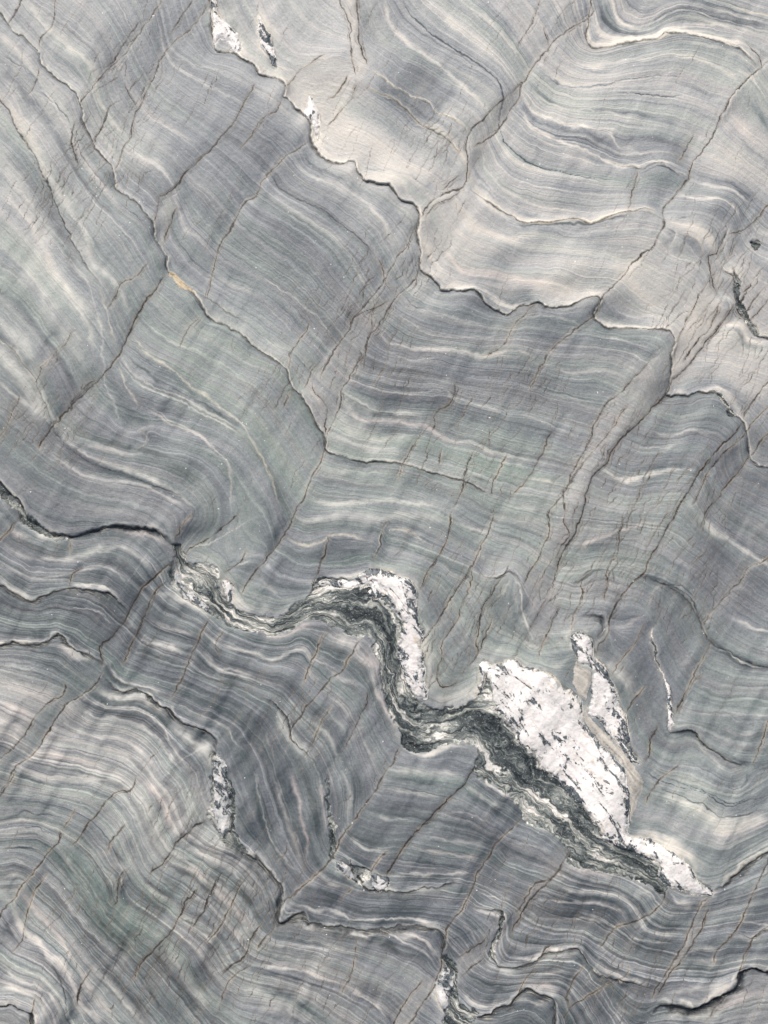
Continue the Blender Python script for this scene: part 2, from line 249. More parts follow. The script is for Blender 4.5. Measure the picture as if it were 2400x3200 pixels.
# bands of the rock: tone (c cream, w white, y yellow, p pink, k dark, s course only) | half width | strength | path
BANDS = """
c|14|.6|A0 -60,180 60,280 180,420 300,600 420,800 520,1000 640,1180 740,1330
k|16|.4|A0 -60,420 80,500 200,640 320,820 420,1000 520,1160 640,1300 800,1420
c|16|.6|A0 -40,600 90,740 200,920 300,1120 420,1330 540,1500 A1 580,20 700,140
k|18|.45|A0 -40,900 100,1060 220,1240 330,1440 430,1620 A1 500,120 600,300
c|16|.6|A0 -40,1180 120,1360 250,1560 A1 330,80 460,260 560,440 600,620
k|16|.45|A1 -40,180 120,320 280,520 400,700 480,880
c|10|.9|A1 -40,500 90,620 200,780 290,950 360,1080
c|4|.8|A1 740,640 850,790 1000,870 1200,960 1400,1060 1560,1150
k|6|.8|A1 800,640 950,760 1150,870 1350,970 1530,1090
c|5|.8|A1 960,980 1100,1060 1280,1160 1400,1250
k|9|.7|A1 560,1170 760,1220 950,1270 1150,1320
c|6|.8|C0 1450,440 1560,520 1659,640
k|12|.8|C0 1560,620 1620,760 1700,860
k|14|.9|C0 1530,1540 1600,1580 1690,1600
c|6|.8|C0 1540,1430 1600,1500 1680,1530
w|1.5|.8|A2 1659,20 1500,120 1350,200 1180,240
w|1.5|.7|A2 1659,290 1560,340 1470,370
w|1.5|.7|A2 1250,0 1200,60 1150,110
w|1.5|.8|A2 450,170 448,290
w|2|.8|A2 540,340 480,390 440,460
w|2|.8|B0 265,450 320,400 400,370 540,330
w|2.5|.9|B0 110,400 200,430 270,440
w|2.5|.8|B0 240,520 290,580 340,590 450,570 530,560
w|1.5|.7|C1 370,160 365,260
w|1.8|.8|C1 1440,1150 1340,1270 1250,1340
w|1.8|.7|B2 870,60 830,100 790,230 760,320
w|1.8|.6|B2 470,150 430,300
w|1.8|.7|C0 1600,460 1500,550 1420,650 1370,760 1350,800
s|0|0|A2 1150,280 1160,400 1250,500 1400,630 1480,710 B2 0,730 100,760 200,700 300,630 420,600 560,580 700,590 780,640 830,760 840,900 850,1050 880,1200 950,1350
s|0|0|A2 1200,350 1300,400 1370,470 1380,560 1450,620 1560,690
s|0|0|A2 1110,350 1110,440 1200,520 1330,620
s|0|0|B2 400,520 480,480 600,490 720,440 790,440 860,520 940,620 960,760 940,900 960,1030 1020,1150 1100,1230
s|0|0|B2 460,560 560,640 640,700 720,660 800,700
s|0|0|B2 900,1000 920,1150 1000,1290 1150,1350 1300,1330 1420,1270 1500,1300 1540,1420 1600,1550 C2 0,1640
s|0|0|B2 960,1450 1050,1500 1200,1460 1350,1440 1440,1500 1470,1620 B3 1520,80 1620,150
s|0|0|C2 0,1460 80,1600 C3 60,0 200,170 350,330 480,470 650,570 850,650 980,740
s|0|0|B3 1450,0 1600,100 C3 30,150 120,250 220,330 300,430 380,560
s|0|0|C3 120,150 260,300 400,480 560,600 750,680 900,740
s|0|0|B2 1040,500 1050,640 1070,780 1080,900 1080,1000 1100,1100
s|0|0|B2 980,420 1010,560 1010,700 1000,900 1030,1060
s|0|0|C2 0,1000 200,1120 350,1240 500,1450 640,1600 C3 700,50 740,200 740,400
s|0|0|B2 1560,1100 C2 50,1350 200,1520 C3 300,0 450,180 600,380
c|9|.7|A0 120,-40 200,60 290,160 430,280 540,360 600,440 620,600 680,720 810,870
c|8|.5|A0 800,940 900,1000 1010,1060 1090,1160 1130,1300 1180,1450 1300,1560 1400,1659
s|0|0|A0 180,0 400,80 560,170 640,260
c|3|.4|A0 480,180 600,280 650,360 660,420
c|5|.5|A0 1000,30 1030,200 1080,330 1150,420 1350,540 1530,640 1640,680
c|5|.4|A0 890,680 960,750 1100,820 1250,900 1280,930
c|2|.4|A0 760,460 830,560 880,620
s|0|0|A0 680,500 700,600 820,800
s|0|0|A0 300,420 400,500 520,560
s|0|0|A0 250,200 300,280 440,360 540,480
s|0|0|A0 1200,1180 1350,1250 1500,1400 1659,1560
k|2|.6|A0 0,330 100,400 180,470 205,500
k|2|.6|A0 230,570 380,690 450,800 500,960 560,1060 660,1180 690,1220
c|5|.4|A0 0,500 80,620 150,760 230,860 290,950
k|25|.35|A0 -50,350 100,520 220,720 350,850
c|25|.3|A0 0,250 200,420 350,600 520,900
c|35|.35|A0 -60,950 100,1200 200,1400 330,1600
k|30|.4|A0 -50,800 120,1000 220,1200 330,1400 430,1600 A1 480,120
k|2|.5|A0 740,1290 850,1380 960,1460
s|0|0|A0 540,640 600,780 750,960
c|20|.3|A0 560,700 640,850 760,1050
s|0|0|A0 1010,1300 1060,1400 1030,1520
c|3|.4|A0 1060,300 1150,350 1300,400 1500,450
k|25|.3|A0 820,880 1000,1000 1150,1120 1250,1300
k|30|.3|A1 -60,20 150,150 300,350 450,560 560,700
c|35|.35|A1 100,0 230,200 380,450 500,620 560,760
c|5|.4|A1 420,0 560,170 620,350 650,520 660,700 680,850 740,990 780,1110
c|8|.5|A1 600,0 740,180 800,300 830,370
y|4|.5|A1 640,200 690,360 720,500 750,600
c|20|.5|A1 -60,360 150,580 270,730
c|35|.7|A1 -60,560 100,740 200,900 310,1080
c|7|.5|A1 -60,790 120,920 220,1000 330,1090
k|25|.4|A1 0,750 140,860 260,1010
c|4|.4|A1 900,370 960,450 1100,540 1300,620 1500,740 1659,800
y|4|.6|A1 850,520 950,620 1100,720 1250,850 1430,970 1560,1080 1650,1210 B1 30,1290 100,1450 160,1640
k|20|.5|A1 800,560 950,680 1150,800 1300,930 1500,1060 1580,1150
c|5|.7|A1 760,620 850,760 1000,840 1200,930 1400,1030 1550,1120
y|5|.8|A1 750,690 800,820 880,940 920,980
p|5|.6|A1 920,980 1100,1080 1300,1180 1430,1290 1480,1350 1500,1500
k|18|.4|A1 690,720 760,900 880,1040 1050,1140
p|6|.6|A1 530,1210 700,1250 900,1300
s|0|0|A1 400,1030 500,1080 650,1120 850,1180 1000,1250 1200,1300
y|7|.4|A1 860,1280 950,1200 900,1130 980,1100
c|10|.7|A1 370,1110 450,1210 560,1290 700,1350 900,1410 1100,1510 1220,1600 1270,1650
c|7|.6|A1 300,1260 450,1370 620,1440 900,1480 1100,1570 1200,1640
k|30|.4|A1 420,1040 600,1150 850,1220 1150,1370 1300,1500
k|30|.3|A1 -40,1280 200,1450 500,1570 800,1600
s|0|0|A1 200,1500 500,1600 700,1659
k|30|.25|A1 1380,40 1500,100 1659,160 B1 200,300 350,480
c|10|.4|A1 1380,90 1500,180 1659,230
y|5|.7|A1 1470,1350 1490,1500 1500,1600
c|5|.4|B0 10,20 100,150 200,280
c|9|.9|B0 820,-60 860,120 950,240 1100,350 1250,480 1400,610 1490,710
k|30|.45|B0 700,-60 720,200 830,320 1000,440 1200,580 1400,710
c|6|.8|B0 1310,-20 1450,90 1560,190 1659,300 C0 60,400
c|25|.5|B0 1120,-30 1250,100 1420,240 1600,420
k|25|.4|B0 1450,0 1600,130 1700,250
k|18|.3|B0 1000,300 1200,430 1400,560 1540,640
k|25|.3|B0 540,640 700,720 850,800 1000,900 1150,960 1330,1040
c|40|.4|B0 440,800 560,860 700,900 900,1050 1150,1150
p|7|.6|B0 380,920 440,970 560,1000 640,1010
k|3|.5|B0 420,930 480,980 560,1000 650,1000
c|14|.6|B0 680,1100 850,1140 960,1200 1030,1320
k|4|.5|B0 680,1080 850,1100 960,1120 1070,1180 1160,1250
p|5|.6|B0 930,1080 1010,1150 1090,1220
s|0|0|B0 580,600 800,700 1000,800 1200,900
y|3|.8|B0 740,440 850,520 950,590 1060,640 1130,670 1180,730 1280,770 1340,810 1380,880
k|12|.4|B0 700,500 850,590 1000,680 1100,760 1250,830 1340,920
y|4|.9|B0 690,540 760,580 850,630 950,680 1020,750 1100,820 1220,890 1290,960 1340,1040 1370,1100
k|1.8|.9|B0 940,-20 1000,80 1100,180 1250,290 1400,390 1540,500 1600,630 1580,780 1600,880 1659,960 C0 80,1030 180,1080 300,1110 430,1130 600,1185
k|1.8|.7|B0 110,1120 150,1190 280,1280 400,1340 550,1450 700,1570 770,1659
c|7|.6|B0 240,1000 300,1080 450,1170 560,1220 700,1310 830,1430 900,1600
k|6|.7|B0 300,960 350,1050 480,1120 600,1200 640,1250
c|14|.4|B0 20,1200 150,1290 300,1380 500,1520 640,1659
k|25|.3|B0 480,1080 700,1250 950,1450 1000,1520
k|25|.25|B0 0,1420 200,1520 400,1659 B1 500,150 640,300
s|0|0|B0 0,1320 200,1400 400,1500 560,1640
c|12|.7|B0 1080,1480 1090,1560 1140,1659 B1 1150,20 1220,90
s|0|0|B0 1380,1200 1450,1260 1659,1400
k|5|.5|B0 1420,980 1430,1100 1520,1220 1659,1320
c|4|.5|B0 1470,900 1480,1050 1560,1170 1659,1250 C0 200,1330 450,1360
k|5|.4|B0 1400,1080 1440,1180 1560,1280 1659,1340
c|12|.5|B0 1320,1410 1400,1470 1550,1520 1659,1540 C0 200,1520
w|9|.9|B0 1380,1230 1500,1320 1600,1400 1659,1440
s|0|0|B0 150,760 260,800 330,850
c|8|.6|C0 370,330 450,400 600,410 750,390 900,370 1000,350 1150,370 1300,430 1500,550
k|6|.4|C0 360,400 480,440 620,450 760,410 900,390 1020,370 1160,400
k|3|.5|C0 200,450 300,520 440,555 600,545 740,515 900,500 1050,500
c|5|.5|C0 190,440 300,505 440,540 600,530
k|8|.4|C0 100,500 200,600 330,680 550,710 800,740 1000,800 1150,850
c|4|.6|C0 120,560 230,650 400,700 600,720 800,770
w|6|.7|C0 60,600 130,700 250,760 400,810 560,825 680,840
w|8|.8|C0 560,840 640,880 700,940 800,960
k|10|.6|C0 50,640 120,740 300,830 500,850 560,900 700,1000
k|14|.5|C0 720,880 900,890 1050,940 1130,980
c|4|.6|C0 700,960 780,990 960,980 1060,1000
w|6|1|C0 40,700 150,820 300,910 450,960 530,990 620,1040 780,1075 900,1045 1000,1045 1100,1085
c|15|.4|C0 60,740 200,900 400,990 560,1080
k|18|.3|C0 0,840 200,990 400,1080 600,1110 760,1140
s|0|0|C0 0,1250 200,1300 450,1340 600,1350 740,1330
k|9|.6|C0 0,1350 150,1400 300,1410 480,1420 560,1400
y|6|1|C0 0,1415 120,1440 250,1430 400,1420 520,1440 620,1400 750,1370 870,1360 960,1390
k|3|.8|C0 0,1440 120,1458 250,1440 400,1450 520,1455 620,1412 700,1405 760,1380
k|12|.35|C0 0,1480 200,1470 400,1500 550,1450 700,1410 850,1400
k|16|.6|C0 1040,510 1150,560 1250,610 1380,640
k|2|.7|C0 1000,490 1110,500
k|2|.8|C0 680,605 780,605 860,612 980,620 1120,630
k|3|.6|C0 1220,650 1340,700
k|14|.4|C0 1380,800 1500,920 1659,1040 1750,1100
p|18|.5|C0 1400,760 1520,860 1659,960
c|5|.8|C0 1160,1170 1300,1210 1450,1250 1580,1340
k|7|.5|C0 1200,1150 1400,1190 1520,1260 1600,1320
w|5|.9|C0 1040,1280 1200,1290 1350,1300 1440,1350 1480,1430
k|20|.4|C0 1020,1350 1200,1350 1350,1400 1400,1470
k|2|.7|C0 1010,1415 1200,1415
w|16|.8|C0 980,1440 1100,1470 1200,1500 1290,1580 1300,1659
y|5|.7|C0 1060,1500 1200,1560 1240,1659
k|16|.6|C0 1060,1540 1150,1570 1200,1650
k|10|.7|C0 560,0 600,120 680,190 760,220
k|10|.6|C0 600,-60 640,100 740,200 900,190 1000,110 1100,60 1250,90 1400,130 1659,160 1760,190
w|10|.7|C0 540,30 560,180 640,230 760,230 900,240
w|5|.6|C0 650,0 700,120 800,170 900,150
w|9|.9|C0 490,270 600,270 750,240 900,240 1000,190 1100,200 1300,240 1500,290
y|4|.7|C0 500,290 620,285 760,260 880,265 1000,230 1150,210
k|4|.8|C0 620,270 800,255 960,250 1080,220 1250,240 1400,270 1540,330
k|6|.5|C0 700,0 720,100 800,150 900,140 1000,70 1100,40 1300,70 1659,150
w|4|.6|C0 1060,150 1200,150 1400,170 1600,230
w|6|.5|C0 820,0 860,30 950,20 1010,0
y|5|.6|C0 1380,20 1500,50 1659,85 1750,100
c|12|.5|C0 1250,20 1400,70 1659,120
k|10|.3|C0 490,320 600,345 750,320 900,290 1050,265 1200,265 1400,300 1530,345
s|0|0|C0 1200,0 1400,40 1659,80
p|14|.5|C0 1380,240 1480,260 1540,310
s|0|0|C0 100,1100 400,1150 700,1200
k|3|.6|C0 830,1130 950,1080 1010,1090 1060,1130 1110,1150
c|25|.5|B1 1100,0 1180,90 1300,150 1500,180 1659,190 C1 150,190 300,230 430,260
p|14|.8|B1 1220,-40 1300,60 1400,100 1550,120 1659,140 C1 150,160 280,190
k|14|.35|B1 1150,20 1260,110 1420,150 1659,160
w|9|1|B1 1190,200 1300,200 1430,205 1520,250 1659,320 C1 80,300
c|3|.5|B1 0,100 200,230 400,400 500,500
c|4|.5|B1 600,20 650,100 760,260
c|3|.4|B1 0,280 150,400 280,520
c|7|.5|B1 0,480 120,570 230,610
s|0|0|B1 0,360 200,470
s|0|0|B1 0,700 80,720 180,800
k|2|.5|B1 940,230 1000,290 1100,350 1200,370
s|0|0|B1 1100,350 1300,420 1400,450 1659,480
c|4|.3|B1 1000,330 1150,360 1350,420 1500,440
c|4|.4|B1 900,360 1000,430 1150,500 1400,520 1620,510
c|6|.8|B1 790,480 850,540 1000,590 1200,600 1350,615 1440,640 1659,610
p|3|.5|B1 1440,645 1659,610 C1 150,640
c|3|.4|B1 740,540 850,620 1000,660 1200,655
k|12|.35|B1 650,700 850,730 1100,720 1300,760 1659,760
s|0|0|B1 700,780 900,790 1150,780 1300,790 1500,790
c|4|.5|B1 800,870 1000,880 1200,870 1300,920 1400,950 1659,1020
k|5|.4|B1 600,850 750,900 900,930 1100,940 1250,930
c|6|.7|B1 560,880 700,960 850,1010 1100,1010
k|9|.5|B1 570,930 700,1010 900,1040 1100,1050
p|6|.6|B1 550,960 700,1060 900,1070 1100,1100 1180,1150 1300,1200 1400,1210 1500,1260 1620,1300
k|16|.4|B1 520,1030 700,1100 900,1130 1060,1140
c|18|.5|B1 500,1050 650,1130 800,1180 1050,1180
c|12|.4|B1 470,1150 600,1200 750,1250 900,1260 960,1290
k|12|.4|B1 460,1270 560,1320 700,1350 850,1345
k|6|.5|B1 1370,1400 1450,1440 1540,1480
w|3|.5|B1 1370,1390 1450,1415 1550,1430
c|9|.4|B1 380,1370 500,1390 700,1400 900,1400
k|18|.3|B1 360,1450 500,1460 700,1480 1000,1500 1300,1560
c|8|.7|B1 330,1550 400,1590 550,1600 750,1590 950,1590 1200,1630
s|0|0|B1 1000,1430 1200,1480 1500,1560
k|22|.55|B1 -20,1220 60,1350 120,1480 200,1659
s|0|0|B1 0,850 150,1050 300,1250
p|9|.5|B1 300,840 360,880 420,960 440,1030
c|5|.5|C1 0,130 150,140 300,180 450,230
c|30|.4|C1 650,40 800,200 950,420
k|25|.25|C1 540,340 640,370 800,420 950,430
w|7|.9|C1 535,380 590,420 680,460 800,462 950,465 1010,460
w|9|.9|C1 540,240 580,240 600,230
s|0|0|C1 0,60 300,80
c|3|.4|C1 0,400 150,380 300,400 430,440 520,470
c|5|.6|C1 0,600 80,620 170,660
c|5|.6|C1 230,720 400,760 550,740 700,770 740,820
s|0|0|C1 0,480 200,470 480,500 700,530 870,560
c|4|.5|C1 530,520 700,545 870,590 900,620
c|3|.4|C1 180,690 400,700 620,710
c|4|.5|C1 200,880 400,920 560,940
s|0|0|C1 0,920 200,960 400,990
c|5|.6|C1 0,1020 200,1060 330,1120 450,1170
s|0|0|C1 130,1200 300,1220 430,1260
c|5|.6|C1 130,1440 230,1460 330,1480
y|4|.7|C1 140,1440 230,1450 320,1470
c|8|.5|C1 0,1330 100,1350
c|8|.5|C1 0,1640 150,1640 240,1650
c|5|.4|C1 600,280 640,320 700,370 850,390 950,380
s|0|0|C1 650,60 800,30 950,40 1150,30 1250,100 1300,200
k|5|.3|C1 850,20 900,50 950,40
s|0|0|C1 1080,800 1200,720 1400,720 1659,760
w|9|.8|C1 1360,460 1480,450 1530,530 1600,560 1659,550
k|12|.5|C1 1340,510 1440,480 1500,530 1540,590 1659,590
k|18|.4|C1 1540,0 1600,50 1659,100 1750,150
s|0|0|C1 1080,860 1300,820 1500,880
s|0|0|C1 900,1000 1100,1060 1300,1000 1400,1060
c|4|.4|C1 880,1120 1050,1160 1150,1120 1300,1160
c|5|.4|C1 760,1200 850,1240 1000,1230 1150,1190
w|7|.8|C1 580,1380 700,1440 780,1450 900,1410 1050,1380 1200,1390
s|0|0|C1 500,1540 700,1620 850,1600 1000,1570
w|8|.8|C1 1020,870 1080,880 1160,890
w|12|.9|C1 1240,860 1340,860 1420,900 1480,980 1500,1040
y|4|1|C1 1320,890 1380,930 1420,1020
s|0|0|C1 1500,1340 1659,1400
w|8|.8|C1 1370,280 1400,280 1420,300
k|12|.8|C1 1345,300 1390,310 1400,350
y|12|.6|C1 1310,60 1340,180 1345,230
s|0|0|A2 200,0 400,40 600,30 800,20 1000,60 1130,110
k|20|.3|A2 200,20 400,80 600,60 800,50 1000,80
c|8|.5|A2 0,200 100,270 250,310 400,310 500,290 650,240 740,225 850,260 950,330 1010,400
k|18|.5|A2 0,130 100,180 250,230 400,260 500,240 650,180 800,160 950,230 1050,300
p|15|.7|A2 40,100 120,150 200,180
w|12|.8|A2 150,70 280,150 400,170
p|8|.6|A2 700,120 860,130 960,140 1040,190 1090,240
c|4|.5|A2 0,340 100,390 200,430 330,420 430,400 500,380 580,360 660,360 780,410 860,480
k|14|.4|A2 0,380 150,460 280,470 450,440 600,400 750,440
w|8|.8|A2 -20,430 50,480 120,530 200,570 240,570
w|8|.7|A2 450,465 600,465 700,495 780,570
k|16|.7|A2 280,560 360,520 520,510 650,530 730,580 800,640
w|2|.6|A2 380,600 500,615 640,640 700,700 760,745
k|22|.4|A2 -20,560 100,620 240,630 350,590 500,600 650,660
s|0|0|A2 0,620 150,670 250,640 350,600 450,600 600,630 700,700 760,740
k|16|.4|A2 0,780 200,790 350,770 450,800 600,900
s|0|0|A2 0,730 200,760 300,750 450,780 600,900
w|14|.8|A2 370,840 440,870 520,940 620,950
p|16|.5|A2 330,860 430,880 480,960
w|12|.7|A2 1000,500 1100,560 1240,600 1340,680
k|14|.4|A2 1000,570 1100,640 1280,700
c|5|.6|A2 930,690 1000,740 1200,780 1290,830
w|9|.8|A2 805,700 850,740 890,780
w|7|.8|A2 890,810 950,860 1100,890 1220,930
c|5|.6|A2 900,780 1000,850 1200,880
c|7|.7|A2 1270,900 1400,1010 1500,1035 1659,1090
c|6|.6|A2 1280,930 1380,1020 1500,1060 1659,1110
w|9|.6|A2 1300,780 1400,860 1500,890 1659,930 B2 60,960
k|14|.5|A2 870,880 1000,930 1200,970
k|14|.5|A2 1260,960 1400,1070 1550,1100 1659,1140
k|14|.5|A2 1150,800 1250,840
s|0|0|A2 830,940 1000,1000 1200,1030
k|3|.7|A2 1230,1030 1400,1100 1550,1140 1659,1200
s|0|0|A2 1480,820 1659,870
w|6|.7|A2 690,960 720,1050 800,1120 1000,1160 1080,1190
k|9|.6|A2 680,1020 740,1110 850,1150 960,1180 1060,1240
w|14|.9|A2 620,1110 680,1190 800,1210 920,1210 1010,1280 1080,1340
s|0|0|A2 780,1000 1000,1080 1150,1100
s|0|0|A2 1160,1150 1350,1230 1500,1300 1640,1450 B2 60,1500 130,1659
k|20|.35|A2 1180,1200 1380,1290 1560,1400 1640,1580
c|3|.5|A2 1110,1230 1300,1320 1450,1390 1500,1450 1580,1560
c|5|.4|A2 -20,1000 200,1020 350,1080
k|12|.4|A2 -20,1050 200,1100 340,1150
c|8|.5|A2 -20,1110 200,1180 320,1250
p|16|.6|A2 -20,1220 120,1280 240,1340
k|10|.5|A2 -20,1290 110,1350 200,1430
c|8|.5|A2 -20,1360 100,1430 150,1480
c|6|.6|A2 480,1230 600,1330 750,1350 900,1400 1000,1480 1100,1600 1180,1700
k|14|.5|A2 520,1220 640,1290 850,1330 1000,1420 1110,1560
c|6|.6|A2 560,1200 650,1260 850,1270 980,1340 1070,1430 1130,1550 1230,1690
k|9|.6|A2 600,1160 700,1250 900,1240 1030,1330 1100,1440
k|20|.5|A2 480,1200 560,1290 700,1330 860,1370 960,1440
c|6|.6|A2 400,1330 450,1420 600,1460 800,1490 950,1600 1010,1700
k|9|.5|A2 380,1370 500,1450 700,1510 900,1600
c|8|.6|A2 330,1480 500,1500 700,1560 830,1620 900,1700
p|10|.5|A2 280,1560 450,1600 700,1659
w|20|.9|A2 1100,1400 1220,1470 1330,1560 1370,1659
k|12|.7|A2 1130,1370 1280,1430 1380,1520 1400,1600
k|12|.6|A2 1200,1540 1300,1659 A3 1310,60 1330,150
c|10|.6|A2 1300,1480 1400,1560 1420,1650
s|0|0|A2 1200,250 1300,240 1450,330 1500,450 1550,600 1659,660 B2 60,660
c|14|.6|A2 1430,480 1530,580 1600,640 1659,660
k|6|.4|A2 1460,360 1520,480 1600,600 1659,640
y|4|.8|B2 190,150 240,200 330,220 430,190 480,160 580,155 700,185 770,190
y|5|.7|B2 860,120 950,120 1020,150 1100,200
k|22|.4|B2 250,90 350,120 500,80 700,90 800,120 900,80 1050,110 1200,170
c|14|.5|B2 240,40 350,60 500,20 650,20 800,50 950,20 1100,30 1250,80
w|10|.5|B2 1270,50 1400,110 1550,120
k|20|.3|B2 60,300 150,400 280,470 340,480
c|10|.4|B2 0,380 60,480 160,560 240,560
c|10|.4|B2 -30,540 50,600 100,650
s|0|0|B2 170,280 280,350 400,360
k|12|.3|B2 480,250 600,260 760,260
c|10|.5|B2 420,400 560,420 700,380
k|20|.3|B2 430,330 600,340 740,330
s|0|0|B2 850,230 1000,250 1200,290
c|14|.5|B2 900,400 1000,430 1050,500 1060,600
y|6|.5|B2 1250,400 1330,450
s|0|0|B2 1430,170 1540,200 1659,210
p|6|.6|B2 0,780 150,820 300,740 440,730
k|20|.4|B2 0,880 150,880 300,820 380,880
w|6|.6|B2 -20,940 100,960 200,920 320,890 350,960 420,980 530,1040
k|8|.6|B2 0,970 150,970 280,910 340,940
p|6|.6|B2 -20,1090 150,1130
c|8|.6|B2 300,1330 400,1400 480,1480 530,1659
c|4|.5|B2 180,1180 300,1330
w|20|.7|B2 470,770 540,830 650,850 700,860
p|30|.5|B2 620,900 700,950 780,1000 760,1100
y|7|.6|B2 680,830 650,920
c|12|.6|B2 280,990 360,1060 420,1100
c|6|.6|B2 440,1000 530,1070 700,1130
c|8|.6|B2 440,1180 560,1260 640,1370
c|16|.4|B2 460,1300 560,1400 600,1480
k|20|.3|B2 200,1100 340,1260 460,1380 540,1500
s|0|0|B2 480,890 600,900 700,960
c|4|.4|B2 30,1400 80,1500 130,1659
w|16|.7|B2 130,1280 170,1360 220,1460 310,1560 340,1640
c|6|.5|B2 740,930 760,1080 820,1250 900,1370
p|8|.6|B2 800,1080 810,1200 860,1330 920,1430
c|6|.4|B2 680,1450 750,1580 800,1650
w|9|.9|B2 960,1520 1060,1580 1150,1560 1250,1520 1380,1530
s|0|0|B2 980,1600 1150,1640
k|4|.7|B2 1180,1000 1180,1100 1240,1150
c|22|.7|B2 1090,700 1110,900 1130,1100 1150,1200
c|20|.6|B2 1130,1180 1230,1220 1350,1180 1430,1110
s|0|0|B2 1080,640 1110,800 1140,1000 1150,1150 1220,1200 1350,1150
y|8|.5|B2 1659,440 1600,520 1540,560
c|14|.5|B2 1500,880 1600,900 1659,880
c|12|.4|C2 0,60 150,60 220,80
p|8|.6|C2 390,230 500,200 650,140 750,110 830,80 1000,60
k|25|.35|C2 350,330 480,280 600,180 800,130
k|3|.6|C2 320,460 400,470 480,440 520,370 600,370
y|5|.7|C2 330,465 400,475
s|0|0|C2 400,100 600,50 900,20
w|12|.6|C2 1230,-20 1260,60 1330,130 1450,200 1550,270 1659,330 1750,400
p|4|.6|C2 830,260 900,265
k|2|.6|C2 500,390 560,370 620,380
s|0|0|C2 860,190 1050,200 1200,260
c|5|.5|C2 1020,290 1100,330 1200,380
k|3|.6|C2 850,410 1000,460 1080,500 1180,590 1260,770
k|2|.6|C2 940,460 1100,480 1180,560
c|5|.4|C2 1060,490 1160,560
s|0|0|C2 700,580 800,590 860,650 900,740 950,860
k|14|.7|C2 640,500 720,530
p|14|.8|C2 610,590 650,600
c|7|.5|C2 430,750 520,750 600,740
p|6|.5|C2 630,750 720,750 800,700 860,650
w|6|.8|C2 1400,670 1500,720 1600,770 1659,780 1750,790
w|2.5|.9|C2 1320,890 1420,930 1500,970 1560,1000 1659,1010
k|4|.6|C2 1320,910 1420,950 1500,990 1659,1025
k|20|.4|C2 1350,960 1500,1020 1659,1060
s|0|0|C2 1250,1100 1400,1150 1659,1130
s|0|0|C2 1200,1180 1350,1250 1500,1230 1620,1260
c|4|.3|C2 1100,1300 1300,1330 1500,1300
c|5|.4|C2 1350,1400 1500,1450 1620,1420
k|20|.3|C2 1400,1300 1500,1400 1620,1380
c|20|.6|C2 600,960 680,1020 760,1130 770,1260
k|45|.35|C2 780,950 850,1100 900,1250 960,1350
k|30|.3|C2 960,950 1030,1080 1120,1200
s|0|0|C2 700,950 800,1050 850,1200 900,1350
s|0|0|C2 950,950 1050,1100 1130,1200
w|4|.8|C2 20,400 50,500 70,650 130,790 150,860
w|7|.9|C2 70,800 130,880 170,880 170,820
c|8|.5|C2 1190,1480 1300,1590 1420,1690
s|0|0|C2 1100,1600 1200,1540
c|30|.4|C2 60,450 130,560 200,700
c|8|.4|C2 180,970 280,1000 380,940
y|4|.7|C2 0,960 120,1010 240,1050 330,1130 400,1210 460,1290 480,1400
y|4|.6|C2 640,1050 680,1180 720,1300 750,1420
s|0|0|A3 100,30 200,70 400,100 600,80 800,150
k|6|.5|A3 60,20 200,80 400,120 600,100
k|12|.5|A3 340,-20 600,50 780,90
c|8|.6|A3 110,0 250,60 450,70 700,80 800,130
k|22|.6|A3 -20,300 100,270 250,240 400,245 490,270
k|3|.6|A3 0,340 150,290 300,310 400,330
k|3|.6|A3 0,420 200,390 340,450
k|5|.5|A3 0,460 200,430 320,490
c|5|.5|A3 0,380 150,340 350,390
k|3|.6|A3 0,530 200,520 280,570
c|5|.6|A3 0,620 100,610 200,650
k|9|.6|A3 0,660 100,650 200,690
w|9|.7|A3 0,720 100,700 150,740
k|9|.5|A3 -20,790 100,770
w|10|.8|A3 -20,840 60,870
p|14|.7|A3 890,50 1000,150 1070,250 1130,380 1170,450
k|14|.6|A3 860,20 960,120 1040,250 1090,380
k|12|.5|A3 990,0 1130,150 1190,300 1220,380
k|6|.6|A3 480,250 550,270 600,300
k|8|.6|A3 500,500 600,600 700,750 750,870
k|7|.5|A3 420,560 550,700 700,900 850,1040
c|7|.4|A3 350,520 450,640 600,850 800,1080 900,1200
k|7|.6|A3 320,560 420,700 600,930 800,1150 900,1260
k|7|.5|A3 250,620 350,720 500,870 700,1100 850,1250 1000,1500 1100,1659
c|4|.4|A3 230,700 400,850 600,1090 800,1270
k|10|.6|A3 720,490 800,620 840,650
k|10|.5|A3 820,420 860,520 880,600
k|12|.6|A3 680,580 750,650 800,730
c|8|.5|A3 700,540 760,620 840,700
k|7|.6|A3 880,650 960,750 1080,820 1180,870
c|6|.5|A3 900,720 1000,810 1100,860 1170,910
k|22|.4|A3 830,790 950,850 1100,950
s|0|0|A3 740,900 850,970 1000,1050 1060,1100
k|10|.6|A3 1180,450 1300,520 1500,560 1659,650 B3 60,760 120,860
c|9|.6|A3 1180,510 1320,570 1480,640 1600,760 1659,860
k|9|.6|A3 1090,540 1250,620 1420,720 1550,800 1659,920
p|12|.6|A3 1100,600 1280,680 1420,800 1500,900 1640,1060
k|9|.5|A3 1060,620 1250,710 1400,850 1470,930
p|10|.6|A3 1450,1000 1540,1080 1600,1150
k|3|.7|A3 1140,970 1250,1010 1300,1030
c|5|.6|A3 1150,960 1240,985 1300,960
c|5|.6|A3 1270,1050 1350,1100 1400,1180
k|10|.5|A3 1270,1090 1350,1140 1450,1250
p|10|.6|A3 120,780 200,920 330,1060 480,1250 560,1400 660,1560 780,1659
k|20|.5|A3 250,760 400,920 550,1100 700,1300 850,1480 960,1659
w|12|1|A3 60,880 90,960 140,1080 250,1160 370,1260 430,1340 490,1440 520,1560 650,1659
